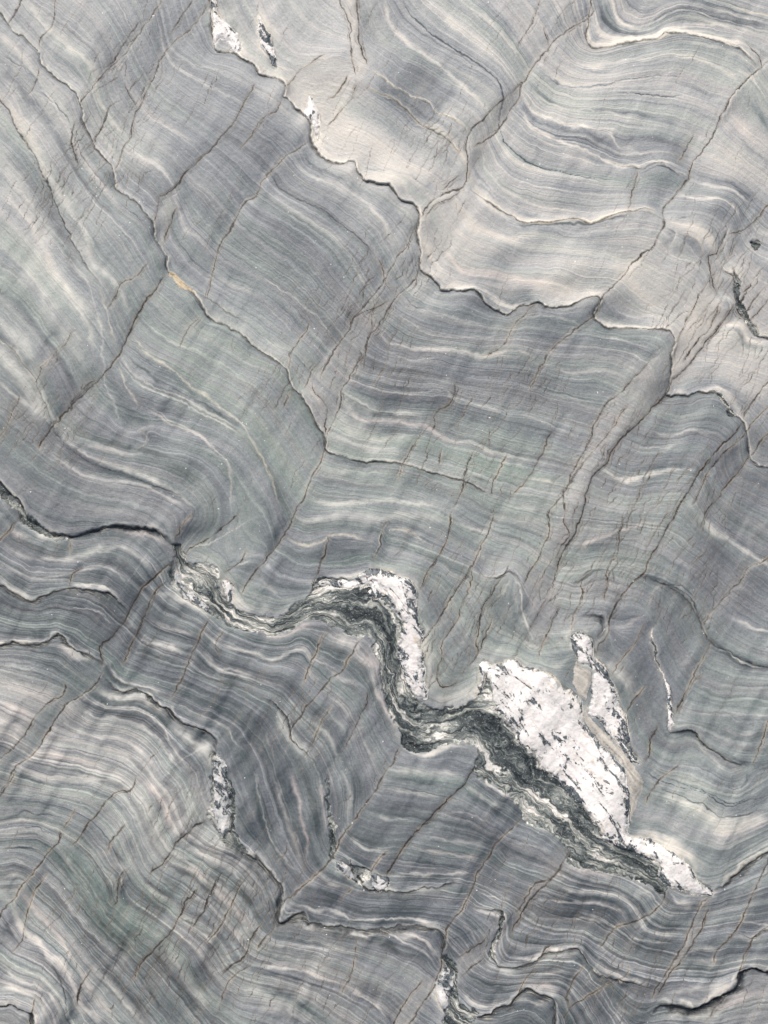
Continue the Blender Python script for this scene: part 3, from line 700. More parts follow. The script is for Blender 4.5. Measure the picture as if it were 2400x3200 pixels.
k|14|.6|A3 150,1180 300,1230 400,1380 470,1520 480,1659
k|2|.8|A3 330,1270 390,1400 430,1550 435,1659
c|8|.7|A3 -20,1280 60,1370 200,1410 280,1440 370,1550 390,1659
w|8|.8|A3 -20,1450 60,1430 150,1460 230,1470
k|8|.7|A3 -20,1490 100,1480 200,1520
c|8|.6|A3 230,1500 290,1600 310,1659
c|7|.5|A3 600,1330 750,1470 900,1659
k|16|.5|A3 640,1300 800,1440 1000,1659
c|14|.5|A3 1040,1150 1150,1260 1230,1420 1350,1550
k|14|.6|A3 980,1190 1060,1300 1200,1480 1300,1650
k|9|.6|A3 1220,1240 1270,1400 1400,1540
c|8|.5|A3 1480,1390 1560,1430 1659,1440 B3 150,1490
k|8|.6|A3 1470,1440 1560,1470 1659,1480
s|0|0|A3 200,850 400,950 600,1180 900,1540 1000,1659
k|12|.5|A3 -20,980 60,1100 90,1180
c|6|.6|A3 20,950 70,1080 110,1150
k|22|.5|A3 1300,1290 1350,1400 1500,1500
c|4|.5|B3 -30,0 20,200 80,450 200,620 300,700
k|12|.4|B3 -20,100 40,400 160,620 260,720
c|8|.4|B3 100,0 150,200 250,500 310,680
k|24|.5|B3 170,0 220,200 270,450 300,620
p|7|.6|B3 230,0 280,250 330,500 330,600
k|14|.5|B3 300,20 370,250 400,500
p|9|.5|B3 400,60 440,300 440,450
c|8|.5|B3 540,0 600,150 590,300 570,400
k|10|.4|B3 620,0 660,100 640,240
c|12|.5|B3 850,20 1000,20 1200,40 1350,50
k|12|.35|B3 830,80 1000,90 1250,120
c|7|.5|B3 800,150 1000,170 1200,200
k|14|.35|B3 740,240 900,260 1150,280
c|5|.5|B3 700,300 850,340 1080,360
c|9|.8|B3 600,430 640,490 700,530 780,550 870,540
k|14|.5|B3 560,400 620,450 750,490 900,480
k|8|.4|B3 540,480 600,560 750,640
c|5|.6|B3 1340,100 1500,210 1659,300
w|9|.8|B3 1420,60 1500,110 1600,170 1659,185 C3 60,230
k|14|.5|B3 1320,140 1500,260 1659,370
c|5|.4|B3 1200,290 1400,310 1560,400
c|6|.4|B3 1040,450 1300,480 1550,520
p|6|.5|B3 960,520 1200,560 1500,600
k|14|.4|B3 960,600 1200,640 1450,690
w|5|.8|B3 870,690 960,700 1200,700 1400,690
k|9|.5|B3 900,730 1100,730 1300,720
k|5|.7|B3 1180,790 1290,760 1390,770
w|7|.8|B3 960,790 1050,800 1170,800
c|9|.5|B3 380,690 500,760 600,790 640,800
k|14|.5|B3 280,790 400,800 600,850
w|5|.7|B3 230,870 320,910 480,940 620,990 750,1000 900,980 1200,1020
k|20|.5|B3 250,830 480,880 700,950 900,920 1200,920
s|0|0|B3 300,800 480,860 700,900 1000,880 1280,900
k|14|.7|B3 190,930 290,940 400,1000 550,1010 750,1020 950,1000 1100,1020
w|12|.8|B3 240,990 300,1000 370,1050 450,1050
w|6|.8|B3 500,1060 700,1080 850,1080 960,1130 1080,1190 1160,1270
w|8|.8|B3 860,1070 960,1090 1080,1110 1140,1180 1190,1250
k|14|.7|B3 400,1070 560,1100 720,1110 850,1150 950,1210 1080,1230 1150,1310
p|8|.6|B3 1000,1070 1100,1120 1170,1200
s|0|0|B3 120,1050 250,1080 500,1110 700,1140 900,1180 1080,1230
c|9|.4|B3 40,1130 200,1150 450,1170 700,1220
w|6|.8|B3 -20,1270 150,1295 320,1320 380,1340 450,1370 560,1410
k|12|.5|B3 -20,1330 150,1340 320,1380 500,1430
w|7|.8|B3 580,1430 700,1490 830,1600 870,1659
k|16|.5|B3 560,1370 700,1430 850,1500 950,1600
k|14|.5|B3 0,1400 150,1430 300,1470
k|10|.6|B3 0,1450 200,1470 300,1530 420,1659
c|22|.5|B3 0,1540 150,1540 260,1600 350,1659
k|14|.5|B3 150,1540 250,1650
s|0|0|B3 700,1290 900,1350 1080,1420
w|5|.7|B3 1430,820 1550,855 1659,860
k|12|.5|B3 1470,740 1560,780 1659,790
w|6|.7|B3 1400,890 1450,935 1550,960 1580,990 1540,1100
c|6|.7|B3 1300,990 1400,1070 1440,1170
k|14|.5|B3 1330,960 1440,1060 1490,1130
p|7|.7|B3 1250,1160 1330,1220
k|20|.5|B3 1280,1080 1370,1150 1400,1200
w|9|.8|B3 1480,1280 1560,1310 1659,1340 C3 60,1330
k|12|.6|B3 1380,1370 1480,1420 1600,1430 1700,1420
k|9|.6|B3 1320,1400 1420,1480 1550,1500 1659,1490
w|8|.7|B3 1310,1440 1380,1520 1480,1550 1600,1540
c|6|.6|B3 1630,960 1600,1080 1590,1200 1620,1260
c|6|.5|B3 1560,520 1620,600 1659,620
w|6|.7|C3 80,370 180,390 270,440
c|5|.5|C3 0,500 150,520 270,560
s|0|0|C3 0,620 180,650
p|14|.7|C3 350,620 450,660 550,690 700,720
w|6|.8|C3 370,615 500,650 620,680
c|8|.6|C3 250,760 400,790 600,810 750,860 830,960 870,1040 1000,1080 1130,1090
k|10|.5|C3 270,720 450,760 650,780 800,860 870,980 950,1030 1130,1050
k|14|.5|C3 200,810 400,840 620,850 740,910 800,1000
c|5|.6|C3 150,860 400,870 600,890 720,950 770,1010
k|12|.4|C3 130,900 350,930 600,920 700,980
s|0|0|C3 80,950 250,1000 450,960 700,1010
c|7|.4|C3 100,960 300,990 500,980 660,1020
s|0|0|C3 0,1100 200,1150
c|9|.7|C3 790,790 880,820 930,870
w|9|.8|C3 1010,790 1060,860 1150,870 1230,870
c|8|.6|C3 930,880 1000,950 1150,960
k|9|.6|C3 900,930 1000,1010 1150,1020
p|10|.5|C3 1040,900 1180,900
c|5|.5|C3 700,1040 850,1110 1100,1140
k|16|.5|C3 680,1090 850,1150 1080,1190
w|7|.7|C3 0,1250 90,1260 180,1220 250,1195 350,1180 420,1165
k|8|.7|C3 0,1300 100,1280 180,1235
c|5|.6|C3 180,1240 350,1220 440,1190
k|12|.5|C3 150,1310 300,1300 450,1290
c|6|.6|C3 150,1350 300,1330 400,1330
k|8|.6|C3 110,1390 300,1370 380,1400 460,1440
w|9|.7|C3 80,1420 200,1440 300,1480 310,1540
p|9|.6|C3 80,1400 200,1410 330,1450
k|12|.8|C3 60,1465 130,1450 200,1490 260,1505
c|6|.5|C3 560,1210 700,1280 900,1300
w|10|.7|C3 540,1290 640,1330 720,1370 800,1380 900,1410
k|20|.6|C3 500,1290 600,1380 700,1410 850,1420
k|1.8|.8|C3 960,130 1100,190 1250,250 1350,320 1500,320 1659,260
c|18|.7|C3 940,150 1080,210 1230,280 1350,350 1500,360 1659,310
k|1.8|.7|C3 860,20 1000,100 1250,170 1350,240 1500,240 1659,180
k|1.8|.6|C3 1000,70 1250,160 1370,220 1500,230 1600,190
k|25|.5|C3 900,260 1050,280 1150,330 1230,370
w|16|.6|C3 1240,380 1380,420 1520,400 1659,340 1750,310
c|30|.4|C3 1250,430 1400,480 1600,420
k|25|.4|C3 1250,520 1400,560 1600,470
s|0|0|C3 800,330 950,360 1100,440 1200,480
w|20|.9|C3 820,420 950,450 1080,520 1170,600 1210,680
s|0|0|C3 1230,470 1400,500 1659,420
w|7|.8|C3 1180,1170 1280,1185 1350,1150
k|8|.8|C3 1190,1190 1260,1210 1320,1200
w|8|.8|C3 1500,1000 1659,1040 1750,1060
w|7|.7|C3 1400,1100 1480,1110 1580,1120 1659,1080
k|6|.8|C3 1440,1070 1500,1080 1560,1110
c|5|.5|C3 1140,1250 1350,1290
k|20|.4|C3 1100,1300 1300,1330 1400,1320
w|14|.9|C3 1150,1520 1210,1540 1280,1490 1400,1400 1440,1390
c|8|.5|C3 1000,1480 1150,1430 1300,1420 1430,1350
k|10|.7|C3 1200,1560 1300,1540 1400,1490
k|14|.7|C3 1480,1310 1550,1300 1620,1330
k|20|.7|C3 600,1380 700,1520 800,1640 900,1640
c|8|.6|C3 640,1480 720,1580 820,1620
c|8|.6|C3 960,1650 1100,1600 1200,1620 1400,1590
s|0|0|C3 960,1659 1100,1610 1300,1620 1450,1560 1659,1500
w|8|.6|C3 0,1510 80,1500 180,1530 240,1570
p|14|.5|C3 1300,1600 1500,1500 1659,1460
s|0|0|C3 350,1400 400,1600
s|0|0|C3 1000,900 1280,850
s|0|0|C3 1380,850 1659,700
k|20|.4|C3 1350,900 1480,850 1600,760
w|12|.7|C3 1390,20 1440,30 1490,10 1530,0
k|9|.7|C3 1380,0 1410,30 1480,30 1540,10
k|2|.7|C3 1370,130 1450,140 1520,110 1540,20
"""
QUARTZ = [   # name of look, outline
 ("white quartz arch capping the dark fold and its long leg", "B2 375,505 400,470 450,445 520,455 600,445 640,425 700,388 750,368 800,368 900,400 960,420 1000,440 1030,490 1035,530 1050,640 1060,700 1075,780 1080,900 1078,1000 1095,1100 1108,1215 1050,1205 1000,1150 960,1100 935,1030 910,950 912,880 930,800 935,720 900,650 870,590 830,560 780,570 700,540 740,490 680,480 600,500 520,500 450,490"),
 ("large white quartz body with black specks", "B2 1440,1000 1480,965 1530,985 1590,990 1659,955 C2 0,960 100,1000 230,1040 330,1130 420,1210 465,1290 470,1370 520,1450 590,1520 650,1590 700,1659 C3 730,20 750,100 770,250 760,400 790,460 850,465 950,490 1050,550 1150,640 1190,690 1220,750 1300,800 1280,840 1150,810 1010,770 970,700 950,620 900,600 820,580 700,530 600,470 560,400 520,350 450,260 400,200 330,110 250,50 190,0 C2 160,1580 110,1530 50,1500 20,1420 B2 1630,1365 1570,1320 1540,1250 1520,1130 1490,1060 1470,1120 1440,1180 1420,1190 1440,1100"),
 ("white quartz lens leaning right of the large body", "C2 378,800 400,778 450,780 500,810 540,850 530,930 580,985 620,1035 650,1090 680,1180 700,1260 740,1330 760,1420 765,1520 800,1590 850,1640 780,1630 720,1560 690,1500 620,1440 590,1370 530,1330 490,1290 510,1240 515,1120 515,1040 500,1000 440,990 410,940 390,880"),
 ("small white quartz patch near the top edge", "B0 0,60 25,110 60,170 90,220 100,280 120,340 125,420 95,390 60,330 20,290 8,200"),
 ("short white quartz pod above the step", "B0 335,600 365,615 385,680 400,740 395,830 400,905 375,870 355,790 345,760 312,730 320,670"),
 ("white wedge beside the dark pocket", "A2 1435,450 1470,450 1500,480 1500,600 1465,570 1440,500"),
 ("white rim under the dark pocket", "A2 1120,460 1130,400 1160,440 1190,500 1260,540 1320,600 1355,665 1280,610 1190,550"),
 ("narrow white vein on the right", "C2 905,745 915,800 940,860 950,920 970,1000 1000,1070 1020,1120 1040,1220 1055,1330 1040,1410 1022,1380 1012,1300 1008,1180 1000,1100 975,1030 945,960 925,880 910,830"),
 ("grey and white speckled sliver", "A3 1395,-90 1440,-60 1468,0 1480,120 1475,300 1455,460 1420,410 1395,330 1375,280 1385,100 1385,-20"),
 ("white patch on the lower step", "B3 520,625 580,630 620,670 660,760 610,730 560,680 520,665"),
 ("pale fractured knot beside the cracks", "B3 730,690 790,700 850,720 860,760 830,800 780,820 750,790"),
 ("grey and white wedge at the bottom", "B3 1220,1290 1260,1340 1300,1400 1260,1500 1230,1600 1180,1520 1165,1430 1195,1330"),
 ("pinkish white corner by the top edge", "A0 1330,-100 1390,-100 1395,0 1410,60 1470,130 1530,200 1560,300 1510,300 1470,240 1420,225 1380,270 1365,190 1370,90"),
]
SCHIST = [
 ("dark contorted green grey band running through the slab", "A2 1095,225 1150,210 1180,250 1215,330 1330,325 1430,390 1400,490 1450,560 1500,610 1560,645 1659,675 B2 0,680 70,680 120,700 200,650 260,590 330,560 370,510 400,425 430,420 560,440 640,430 780,440 900,600 935,720 920,900 940,1060 1050,1215 1150,1285 1300,1280 1420,1200 1490,1060 1520,1150 1560,1320 1640,1370 C2 20,1420 50,1500 110,1530 180,1659 C3 200,10 330,100 400,200 500,300 600,430 700,520 820,570 900,600 970,700 1010,770 985,830 900,770 850,750 700,700 500,660 400,625 360,600 370,540 330,480 280,440 240,400 150,380 80,340 60,290 0,200 B3 1620,170 1560,130 1420,50 1400,30 B2 1420,1640 1430,1540 1400,1500 1250,1500 1150,1540 1050,1560 960,1530 935,1500 930,1420 870,1330 830,1180 800,1050 800,950 755,890 780,830 700,800 680,830 620,800 580,800 540,740 480,750 470,740 420,700 300,710 220,760 140,805 0,780 A2 1659,790 1560,770 1470,750 1440,720 1350,670 1250,600 1150,520 1090,460 1095,380 1125,270"),
 ("dark frayed knot in the cracked step", "B3 600,600 660,640 720,670 740,700 700,760 680,780 640,740 620,690"),
 ("dark frayed wedge at the bottom edge", "B3 1200,1250 1240,1230 1290,1300 1310,1400 1300,1500 1340,1560 1450,1590 1400,1659 1400,1800 1220,1800 1225,1600 1260,1490 1290,1400 1250,1340"),
 ("glittering dark fissure filling", "B3 455,60 475,120 480,280 510,420 505,520 490,600 470,580 475,500 468,400 470,300 460,200"),
 ("glittering dark fissure filling beside the lower block", "B3 1575,960 1600,960 1595,1040 1570,1150 1550,1240 1575,1280 1520,1250 1530,1180 1560,1080"),
 ("dark edge of the speckled sliver", "A3 1380,-110 1400,-100 1385,0 1385,120 1370,290 1400,380 1440,460 1470,420 1480,330 1482,100 1500,100 1515,250 1500,380 1560,480 1600,560 1500,510 1440,470 1395,400 1355,320 1372,120"),
 ("dark frayed seam at the left edge", "A1 -120,1400 0,1490 60,1550 120,1610 A2 160,10 260,90 380,150 460,165 420,185 330,170 240,130 160,80 115,60 105,0 A1 90,1640 30,1600 -120,1500"),
 ("small rounded dark knot by the right edge", "C0 1532,1565 1552,1540 1590,1545 1606,1580 1590,1615 1556,1605"),
 ("dark frayed seam right of the pale column", "C1 1430,110 1470,140 1480,220 1500,320 1570,430 1620,500 1580,515 1540,450 1480,370 1450,250"),
 ("dark frayed seam with a rusty edge on the right step", "C1 1300,880 1360,900 1410,930 1430,990 1460,1030 1420,1030 1400,970 1350,920"),
]
BUFF = [   # smooth buff coloured lenses squeezed beside the quartz
 ("smooth buff lens between two quartz bodies", "C2 412,960 440,1005 500,1030 512,1100 490,1180 470,1230 430,1190 400,1110 405,1030"),
 ("smooth buff ribbon beside the large quartz", "C2 475,1260 500,1320 560,1390 640,1470 700,1540 760,1620 C3 790,-10 840,70 850,130 830,190 800,280 775,350 770,250 755,100 735,10 C2 700,1640 640,1560 560,1480 490,1390"),
 ("ochre crust on the step", "A1 1068,85 1120,105 1160,130 1220,180 1260,225 1200,205 1150,190 1100,130 1070,110"),
]
# regional tint: x, y (mm), lightness, green, warm, contrast
TINT = np.array([
 (120,120,.0,.1,.3,.35),(100,350,.1,.35,.1,.3),(100,760,.05,.5,.1,.35),(330,620,.0,.3,.05,.3),(300,1000,-.05,.45,.1,.3),(500,150,-.08,0,0,.3),(480,520,-.1,0,0,.35),(420,430,.05,.3,.2,.2),
 (780,450,-.12,0,0,.4),(900,700,-.18,.15,.0,.5),(700,800,-.1,.2,0,.35),(1000,900,-.1,.15,.1,.35),(1000,150,.15,0,.15,.2),(1000,330,.3,.05,.5,.12),(1150,450,.22,.05,.35,.2),(1350,500,.2,.3,.2,.2),
 (1300,270,-.2,0,-.1,.35),(1450,130,.0,.05,.05,.4),(1650,60,.1,0,.2,.3),(1420,740,.25,0,.4,.2),(1650,700,.2,.1,.3,.3),(1800,250,.2,.15,.15,.4),(1800,480,.05,0,.1,.7),(1950,80,.1,.15,.1,.7),(2250,60,.0,.2,.1,.8),
 (2150,330,.15,.2,.15,.35),(2300,300,.15,.4,.1,.2),(2300,480,.25,0,.5,.3),(2250,650,.0,0,.1,.5),(1800,600,.0,0,.1,.4),(2050,560,-.05,.2,0,.2),(2000,850,.25,.05,.35,.2),(1750,850,.22,.05,.3,.3),(2200,1000,.3,0,.5,.15),(2330,850,.15,0,.3,.3),
 (2250,1150,.22,0,.4,.25),(2200,1080,.22,0,.5,.25),(1500,950,-.08,.05,.05,.35),(1750,1010,-.12,.1,0,.35),(1250,1150,-.15,.1,.1,.5),(1600,1180,-.12,.25,0,.4),(1950,1080,-.08,.3,.1,.4),(2020,1200,.02,.3,.3,.12),(1850,1450,-.02,.3,.35,.2),
 (2150,1280,-.1,.1,0,.3),(2050,1450,-.05,.3,.0,.4),(2300,1450,-.1,0,.25,.25),(700,1000,.0,.6,.1,.2),(600,1150,-.02,.7,.1,.25),(880,1400,.04,.6,.15,.12),(450,1250,-.12,.1,0,.45),(600,1500,-.08,.35,.1,.25),(300,1150,-.08,.3,.1,.25),(80,1250,-.12,.3,.1,.2),(200,1550,-.12,.1,.15,.25),(450,1600,-.12,.1,.1,.4),
 (1200,1450,.02,.7,.1,.3),(1500,1450,.02,.75,.1,.4),(1100,1330,.05,.6,.2,.4),(1650,1500,.02,.7,.15,.4),(700,1700,.05,.6,.1,.2),(850,1750,-.05,.2,0,.4),(1100,1700,-.08,.3,0,.4),(1350,1750,-.05,.4,.1,.3),(1550,1800,-.02,.4,.1,.3),(1750,1750,.03,.6,.2,.3),(2000,1700,-.03,.5,.1,.5),(2300,1800,-.12,0,.2,.3),
 (1450,2000,-.02,.4,.2,.3),(1680,1950,-.02,.5,.1,.3),(1900,1950,-.1,.1,.05,.3),(1980,2150,-.12,.2,0,.15),(2100,2000,-.1,.2,0,.15),(2250,2150,-.05,.4,.1,.3),(2200,2480,.08,.5,.1,.3),(2100,2600,.0,.2,.1,.4),(2250,2700,.0,.3,.0,.4),(2300,2400,-.08,.2,0,.4),
 (150,1750,-.15,.05,.1,.7),(400,1900,-.2,.05,.05,.7),(600,2050,-.18,.1,0,.7),(200,1950,-.15,.2,.05,.6),(100,2200,.05,.1,.6,.6),(300,2100,-.1,.4,.1,.3),(350,2350,-.02,.15,.4,.8),(600,2200,-.2,.05,.05,.6),(750,2300,-.22,.1,0,.4),(900,2600,-.22,.1,0,.5),(1000,2000,-.1,.1,.1,.6),(1000,2200,-.1,.3,.05,.5),(1200,2300,-.08,.1,.15,.3),
 (1350,2500,-.1,.3,0,.5),(1500,2700,-.18,.1,.05,.6),(1000,2800,-.15,.1,.2,.6),(1250,2850,-.2,.1,.1,.6),(300,2500,.0,.4,.2,.7),(500,2550,.05,.4,.4,.4),(250,2750,-.08,.4,.35,.6),(450,2850,-.12,.9,.1,.5),(650,2850,-.02,.3,.35,.6),(150,3050,.0,.1,.3,.7),(400,3050,-.06,.4,.4,.6),(650,3100,-.1,.6,.3,.5),
 (1000,3050,.0,.1,.5,.5),(1250,3050,.0,.1,.4,.4),(850,3150,.0,.4,.1,.4),(1450,2950,-.15,.05,.1,.6),(1700,2550,-.15,.05,.1,.5),(1750,2850,-.18,.1,.15,.8),(2000,2900,-.15,.2,.0,.6),(1700,3050,-.15,.1,.15,.8),(2000,3150,-.12,.1,.1,.7),(2250,2850,-.1,.1,.15,.6),(2300,3050,-.15,.2,.05,.6),(2350,3150,-.05,.1,.35,.5)], float)

# patches with a look of their own (crushed rock between paired cracks): lightness, green, warm, contrast
ZONES = """
.05|.2|.6|.03|C1 940,640 1040,560 1040,820 1000,900 700,1200 500,1480 C2 330,280 200,330 C1 330,1650 480,1280 620,980 760,830
.25|0|.7|.03|C1 1280,170 1340,300 1400,380 1200,640 1040,820 1040,600 1130,430
-.04|.1|.7|.05|C3 300,500 370,510 240,740 100,900 0,1090 0,970 160,750
-.08|.2|.7|.08|C3 1290,880 1220,930 1150,1100 1000,1340 930,1500 1000,1380 1100,1240 1220,1080
.03|.0|.8|.05|B3 1100,1380 1180,1370 1120,1490 960,1720 860,1740 1000,1490
.03|.0|.7|.05|B3 1500,1060 1540,1120 1500,1230 1380,1340 1300,1380 1300,1260 1400,1200
-.06|.6|.3|.1|A2 300,1240 430,1040 620,1010 620,1090 540,1180 430,1250 220,1560 0,1659 0,1590 160,1440 220,1340
.05|.2|.45|.12|B1 440,640 560,560 720,400 860,230 900,250 740,520 560,870 460,1130 440,1000 340,800
.08|.1|.5|.15|B0 1400,960 1480,800 1600,700 C0 100,400 300,240 500,110 480,140 200,350 40,680 B0 1600,740 1500,950 1380,1150
.15|.0|.9|.15|B0 540,-100 660,-100 670,230 700,380 740,430 680,520 620,450 615,250 600,120
.1|.3|.5|.05|A0 990,1400 1090,1250 1130,1330 1080,1450 1040,1600 1000,1500
.08|.0|.8|.1|B1 340,800 460,980 440,1130 380,1050 290,880
-.12|1|0|.45|A3 330,540 480,500 650,680 760,880 900,1050 1000,1200 900,1230 700,1080 500,850
.12|.1|.5|.05|B0 205,540 270,440 450,340 600,420 560,620 400,830 350,800 260,690
.12|.3|.4|.05|B0 1080,1400 1180,1280 1340,1220 1200,1330 1090,1480
-.1|.2|.1|.1|C2 720,960 850,820 880,700 1000,1080 1010,1340 870,1640 780,1560 770,1300 760,1130
-.12|.1|.1|.15|C2 920,780 1000,850 1200,880 1120,1180 1060,1320 1030,1160 960,920
.0|.3|.5|.1|C2 80,480 130,380 280,320 320,590 230,760 180,900 140,780
"""
def parse(txt):
    out = []
    for l in txt.strip().splitlines():
        a, b, c, p = l.split('|')
        pts = path(p)
        if len(pts) > 1: out.append((a, float(b), float(c), pts))
    return out
ZONES = [([float(v) for v in l.split('|')[:4]], path(l.split('|')[4])) for l in ZONES.strip().splitlines()]
LEDGES, FAULTS, BANDS = parse(LEDGES), parse(FAULTS), parse(BANDS)

# ------------------------------------------------------------------ numeric helpers
def hash2(i, j, seed):
    h = (i.astype(np.uint32) * np.uint32(374761393) + j.astype(np.uint32) * np.uint32(668265263) + np.uint32((seed * 2246822519) & 0xffffffff))
    h = (h ^ (h >> np.uint32(13))) * np.uint32(1274126177)
    h = h ^ (h >> np.uint32(16))
    return h.astype(np.float32) / np.float32(4294967295.0) * 2 - 1
def vnoise(x, y, seed=0):
    xi = np.floor(x); yi = np.floor(y)
    fx = (x - xi).astype(np.float32); fy = (y - yi).astype(np.float32)
    fx = fx*fx*fx*(fx*(fx*6-15)+10); fy = fy*fy*fy*(fy*(fy*6-15)+10)
    i = xi.astype(np.int64); j = yi.astype(np.int64)
    a = hash2(i, j, seed); b = hash2(i+1, j, seed); c = hash2(i, j+1, seed); d = hash2(i+1, j+1, seed)
    return (a*(1-fx)+b*fx)*(1-fy) + (c*(1-fx)+d*fx)*fy
def fbm(x, y, seed=0, o=3):
    s = 0; a = 1.0; t = 0
    for k in range(o):
        s = s + a*vnoise(x, y, seed+17*k); t += a; a *= .5; x = x*2.03+5.1; y = y*2.03+9.7
    return s/t
def resample(p, step):
    seg = np.hypot(*np.diff(p, axis=0).T); L = np.r_[0, np.cumsum(seg)]
    n = max(2, int(L[-1]/step)+1); t = np.linspace(0, L[-1], n)
    return np.c_[np.interp(t, L, p[:,0]), np.interp(t, L, p[:,1])]
def smoothline(p):          # Catmull-Rom through the traced points
    if len(p) < 3: return p
    q = np.vstack([2*p[0]-p[1], p, 2*p[-1]-p[-2]]); out = []
    for i in range(1, len(q)-2):
        a, b, c, d = q[i-1], q[i], q[i+1], q[i+2]
        n = max(2, int(np.hypot(*(c-b))/14))
        t = np.linspace(0, 1, n, endpoint=False)[:, None]
        out.append(.5*((2*b)+(-a+c)*t+(2*a-5*b+4*c-d)*t*t+(-a+3*b-3*c+d)*t**3))
    out.append(q[-2][None]); return np.vstack(out)

# ------------------------------------------------------------------ solve the course of the bedding on a coarse grid
GS = 6.0
GX0, GY0, GX1, GY1 = -600.0, -600.0, 3000.0, 3800.0
gnx, gny = int((GX1-GX0)/GS)+1, int((GY1-GY0)/GS)+1
def cells(p, step=3.0):
    q = resample(p, step)
    i = np.clip(np.round((q[:,0]-GX0)/GS).astype(int), 0, gnx-1); j = np.clip(np.round((q[:,1]-GY0)/GS).astype(int), 0, gny-1)
    d = np.gradient(q, axis=0); d /= np.hypot(d[:,0], d[:,1])[:, None]+1e-9
    return i, j, d
cw = np.zeros((gny, gnx)); cx = np.zeros((gny, gnx)); cy = np.zeros((gny, gnx))
bar = np.ones((gny, gnx)); barL = np.ones((gny, gnx))
def add_dir(p, w=1.0, off=0.0):
    i, j, d = cells(p)
    if off:
        i = np.clip(i + np.round(-d[:,1]*off).astype(int), 0, gnx-1); j = np.clip(j + np.round(d[:,0]*off).astype(int), 0, gny-1)
    np.add.at(cw, (j, i), w); np.add.at(cx, (j, i), w*d[:,0]); np.add.at(cy, (j, i), w*d[:,1])
for k, wd, st, p in BANDS:
    add_dir(smoothline(p), 1.0)
for h, wd, rim, p in LEDGES:
    sp = smoothline(p); i, j, d = cells(sp, 2.0)
    bar[j, i] = .03; barL[j, i] = .03; barL[j, np.minimum(i+1, gnx-1)] = .03
    add_dir(sp, .4, 2); add_dir(sp, .4, -2)
for g, tl, fz, p in FAULTS:
    if float(g) >= 3:
        i, j, d = cells(smoothline(p), 2.0); bar[j, i] = .06; bar[j, np.minimum(i+1, gnx-1)] = .06
def diffuse(nx, ny, cw, cx, cy, wt, u, v, it):
    for _ in range(it):
        W = np.pad(wt, 1, mode='edge'); U = np.pad(u, 1, mode='edge'); V = np.pad(v, 1, mode='edge')
        s = 1e-6 + cw*3; su = cx*3; sv = cy*3
        for dy, dx in ((0,1),(2,1),(1,0),(1,2)):
            w = np.minimum(W[dy:dy+ny, dx:dx+nx], wt)
            s = s + w; su = su + w*U[dy:dy+ny, dx:dx+nx]; sv = sv + w*V[dy:dy+ny, dx:dx+nx]
        u = su/s; v = sv/s
    return u, v
levels = []
a = (cw, cx, cy, bar)
for _ in range(6):
    levels.append(a)
    def dn(f, op):
        ny, nx = f.shape; f = np.pad(f, ((0, ny % 2), (0, nx % 2)), mode='edge'); ny, nx = f.shape
        q = f.reshape(ny//2, 2, nx//2, 2)
        return q.sum((1, 3)) if op == 's' else q.mean((1, 3))
    a = (dn(a[0], 's'), dn(a[1], 's'), dn(a[2], 's'), np.maximum(dn(a[3], 'm'), .05))
u = v = None
for (w_, x_, y_, b_) in reversed(levels):
    ny, nx = w_.shape
    if u is None: u = np.full((ny, nx), .8); v = np.full((ny, nx), .4)
    else:
        u = np.repeat(np.repeat(u, 2, 0), 2, 1)[:ny, :nx]; v = np.repeat(np.repeat(v, 2, 0), 2, 1)[:ny, :nx]
    u, v = diffuse(nx, ny, w_, x_, y_, b_, u, v, 60)
m = np.hypot(u, v)+1e-9; TX, TY = u/m, v/m

def solve_phi(TX, TY, wt, gs, phi0, iters):
    # quads between four nodes; bands run along t, phi grows along n = (-ty, tx)
    q = lambda f: .25*(f[:-1,:-1]+f[1:,:-1]+f[:-1,1:]+f[1:,1:])
    tx, ty = q(TX), q(TY); m = np.hypot(tx, ty)+1e-6; tx, ty = tx/m, ty/m
    wq = np.minimum(np.minimum(wt[:-1,:-1], wt[1:,:-1]), np.minimum(wt[:-1,1:], wt[1:,1:]))
    A, B, E = 1.0*wq, .10*wq, .02
    def grad(f):
        gx = ((f[:-1,1:]-f[:-1,:-1])+(f[1:,1:]-f[1:,:-1]))*.5/gs
        gy = ((f[1:,:-1]-f[:-1,:-1])+(f[1:,1:]-f[:-1,1:]))*.5/gs
        return gx, gy
    def gradT(gx, gy):
        o = np.zeros(TX.shape); gx = gx*.5/gs; gy = gy*.5/gs
        o[:-1,1:] += gx-gy; o[:-1,:-1] -= gx+gy; o[1:,1:] += gx+gy; o[1:,:-1] += gy-gx
        return o
    def op(f):
        gx, gy = grad(f); at = A*(tx*gx+ty*gy); an = B*(-ty*gx+tx*gy)
        o = gradT(at*tx-an*ty, at*ty+an*tx)
        hg = .25*wq/(gs*gs)*(f[:-1,:-1]-f[1:,:-1]-f[:-1,1:]+f[1:,1:]); o[:-1,:-1] += hg; o[1:,:-1] -= hg; o[:-1,1:] -= hg; o[1:,1:] += hg
        r = E*.1/(gs*gs); dx = f[:,1:]-f[:,:-1]; dy = f[1:]-f[:-1]
        wx = r*np.minimum(wt[:,1:], wt[:,:-1]); wy = r*np.minimum(wt[1:], wt[:-1])
        o[:,1:] += wx*dx; o[:,:-1] -= wx*dx; o[1:] += wy*dy; o[:-1] -= wy*dy
        return o + 1e-12*f
    b = gradT(-B*ty, B*tx); x = phi0.copy(); r = b-op(x); p = r.copy(); rs = (r*r).sum()
    for _ in range(iters):
        Ap = op(p); al = rs/((p*Ap).sum()+1e-30); x += al*p; r -= al*Ap; rn = (r*r).sum(); p = r+(rn/rs)*p; rs = rn
    return x
phi = None
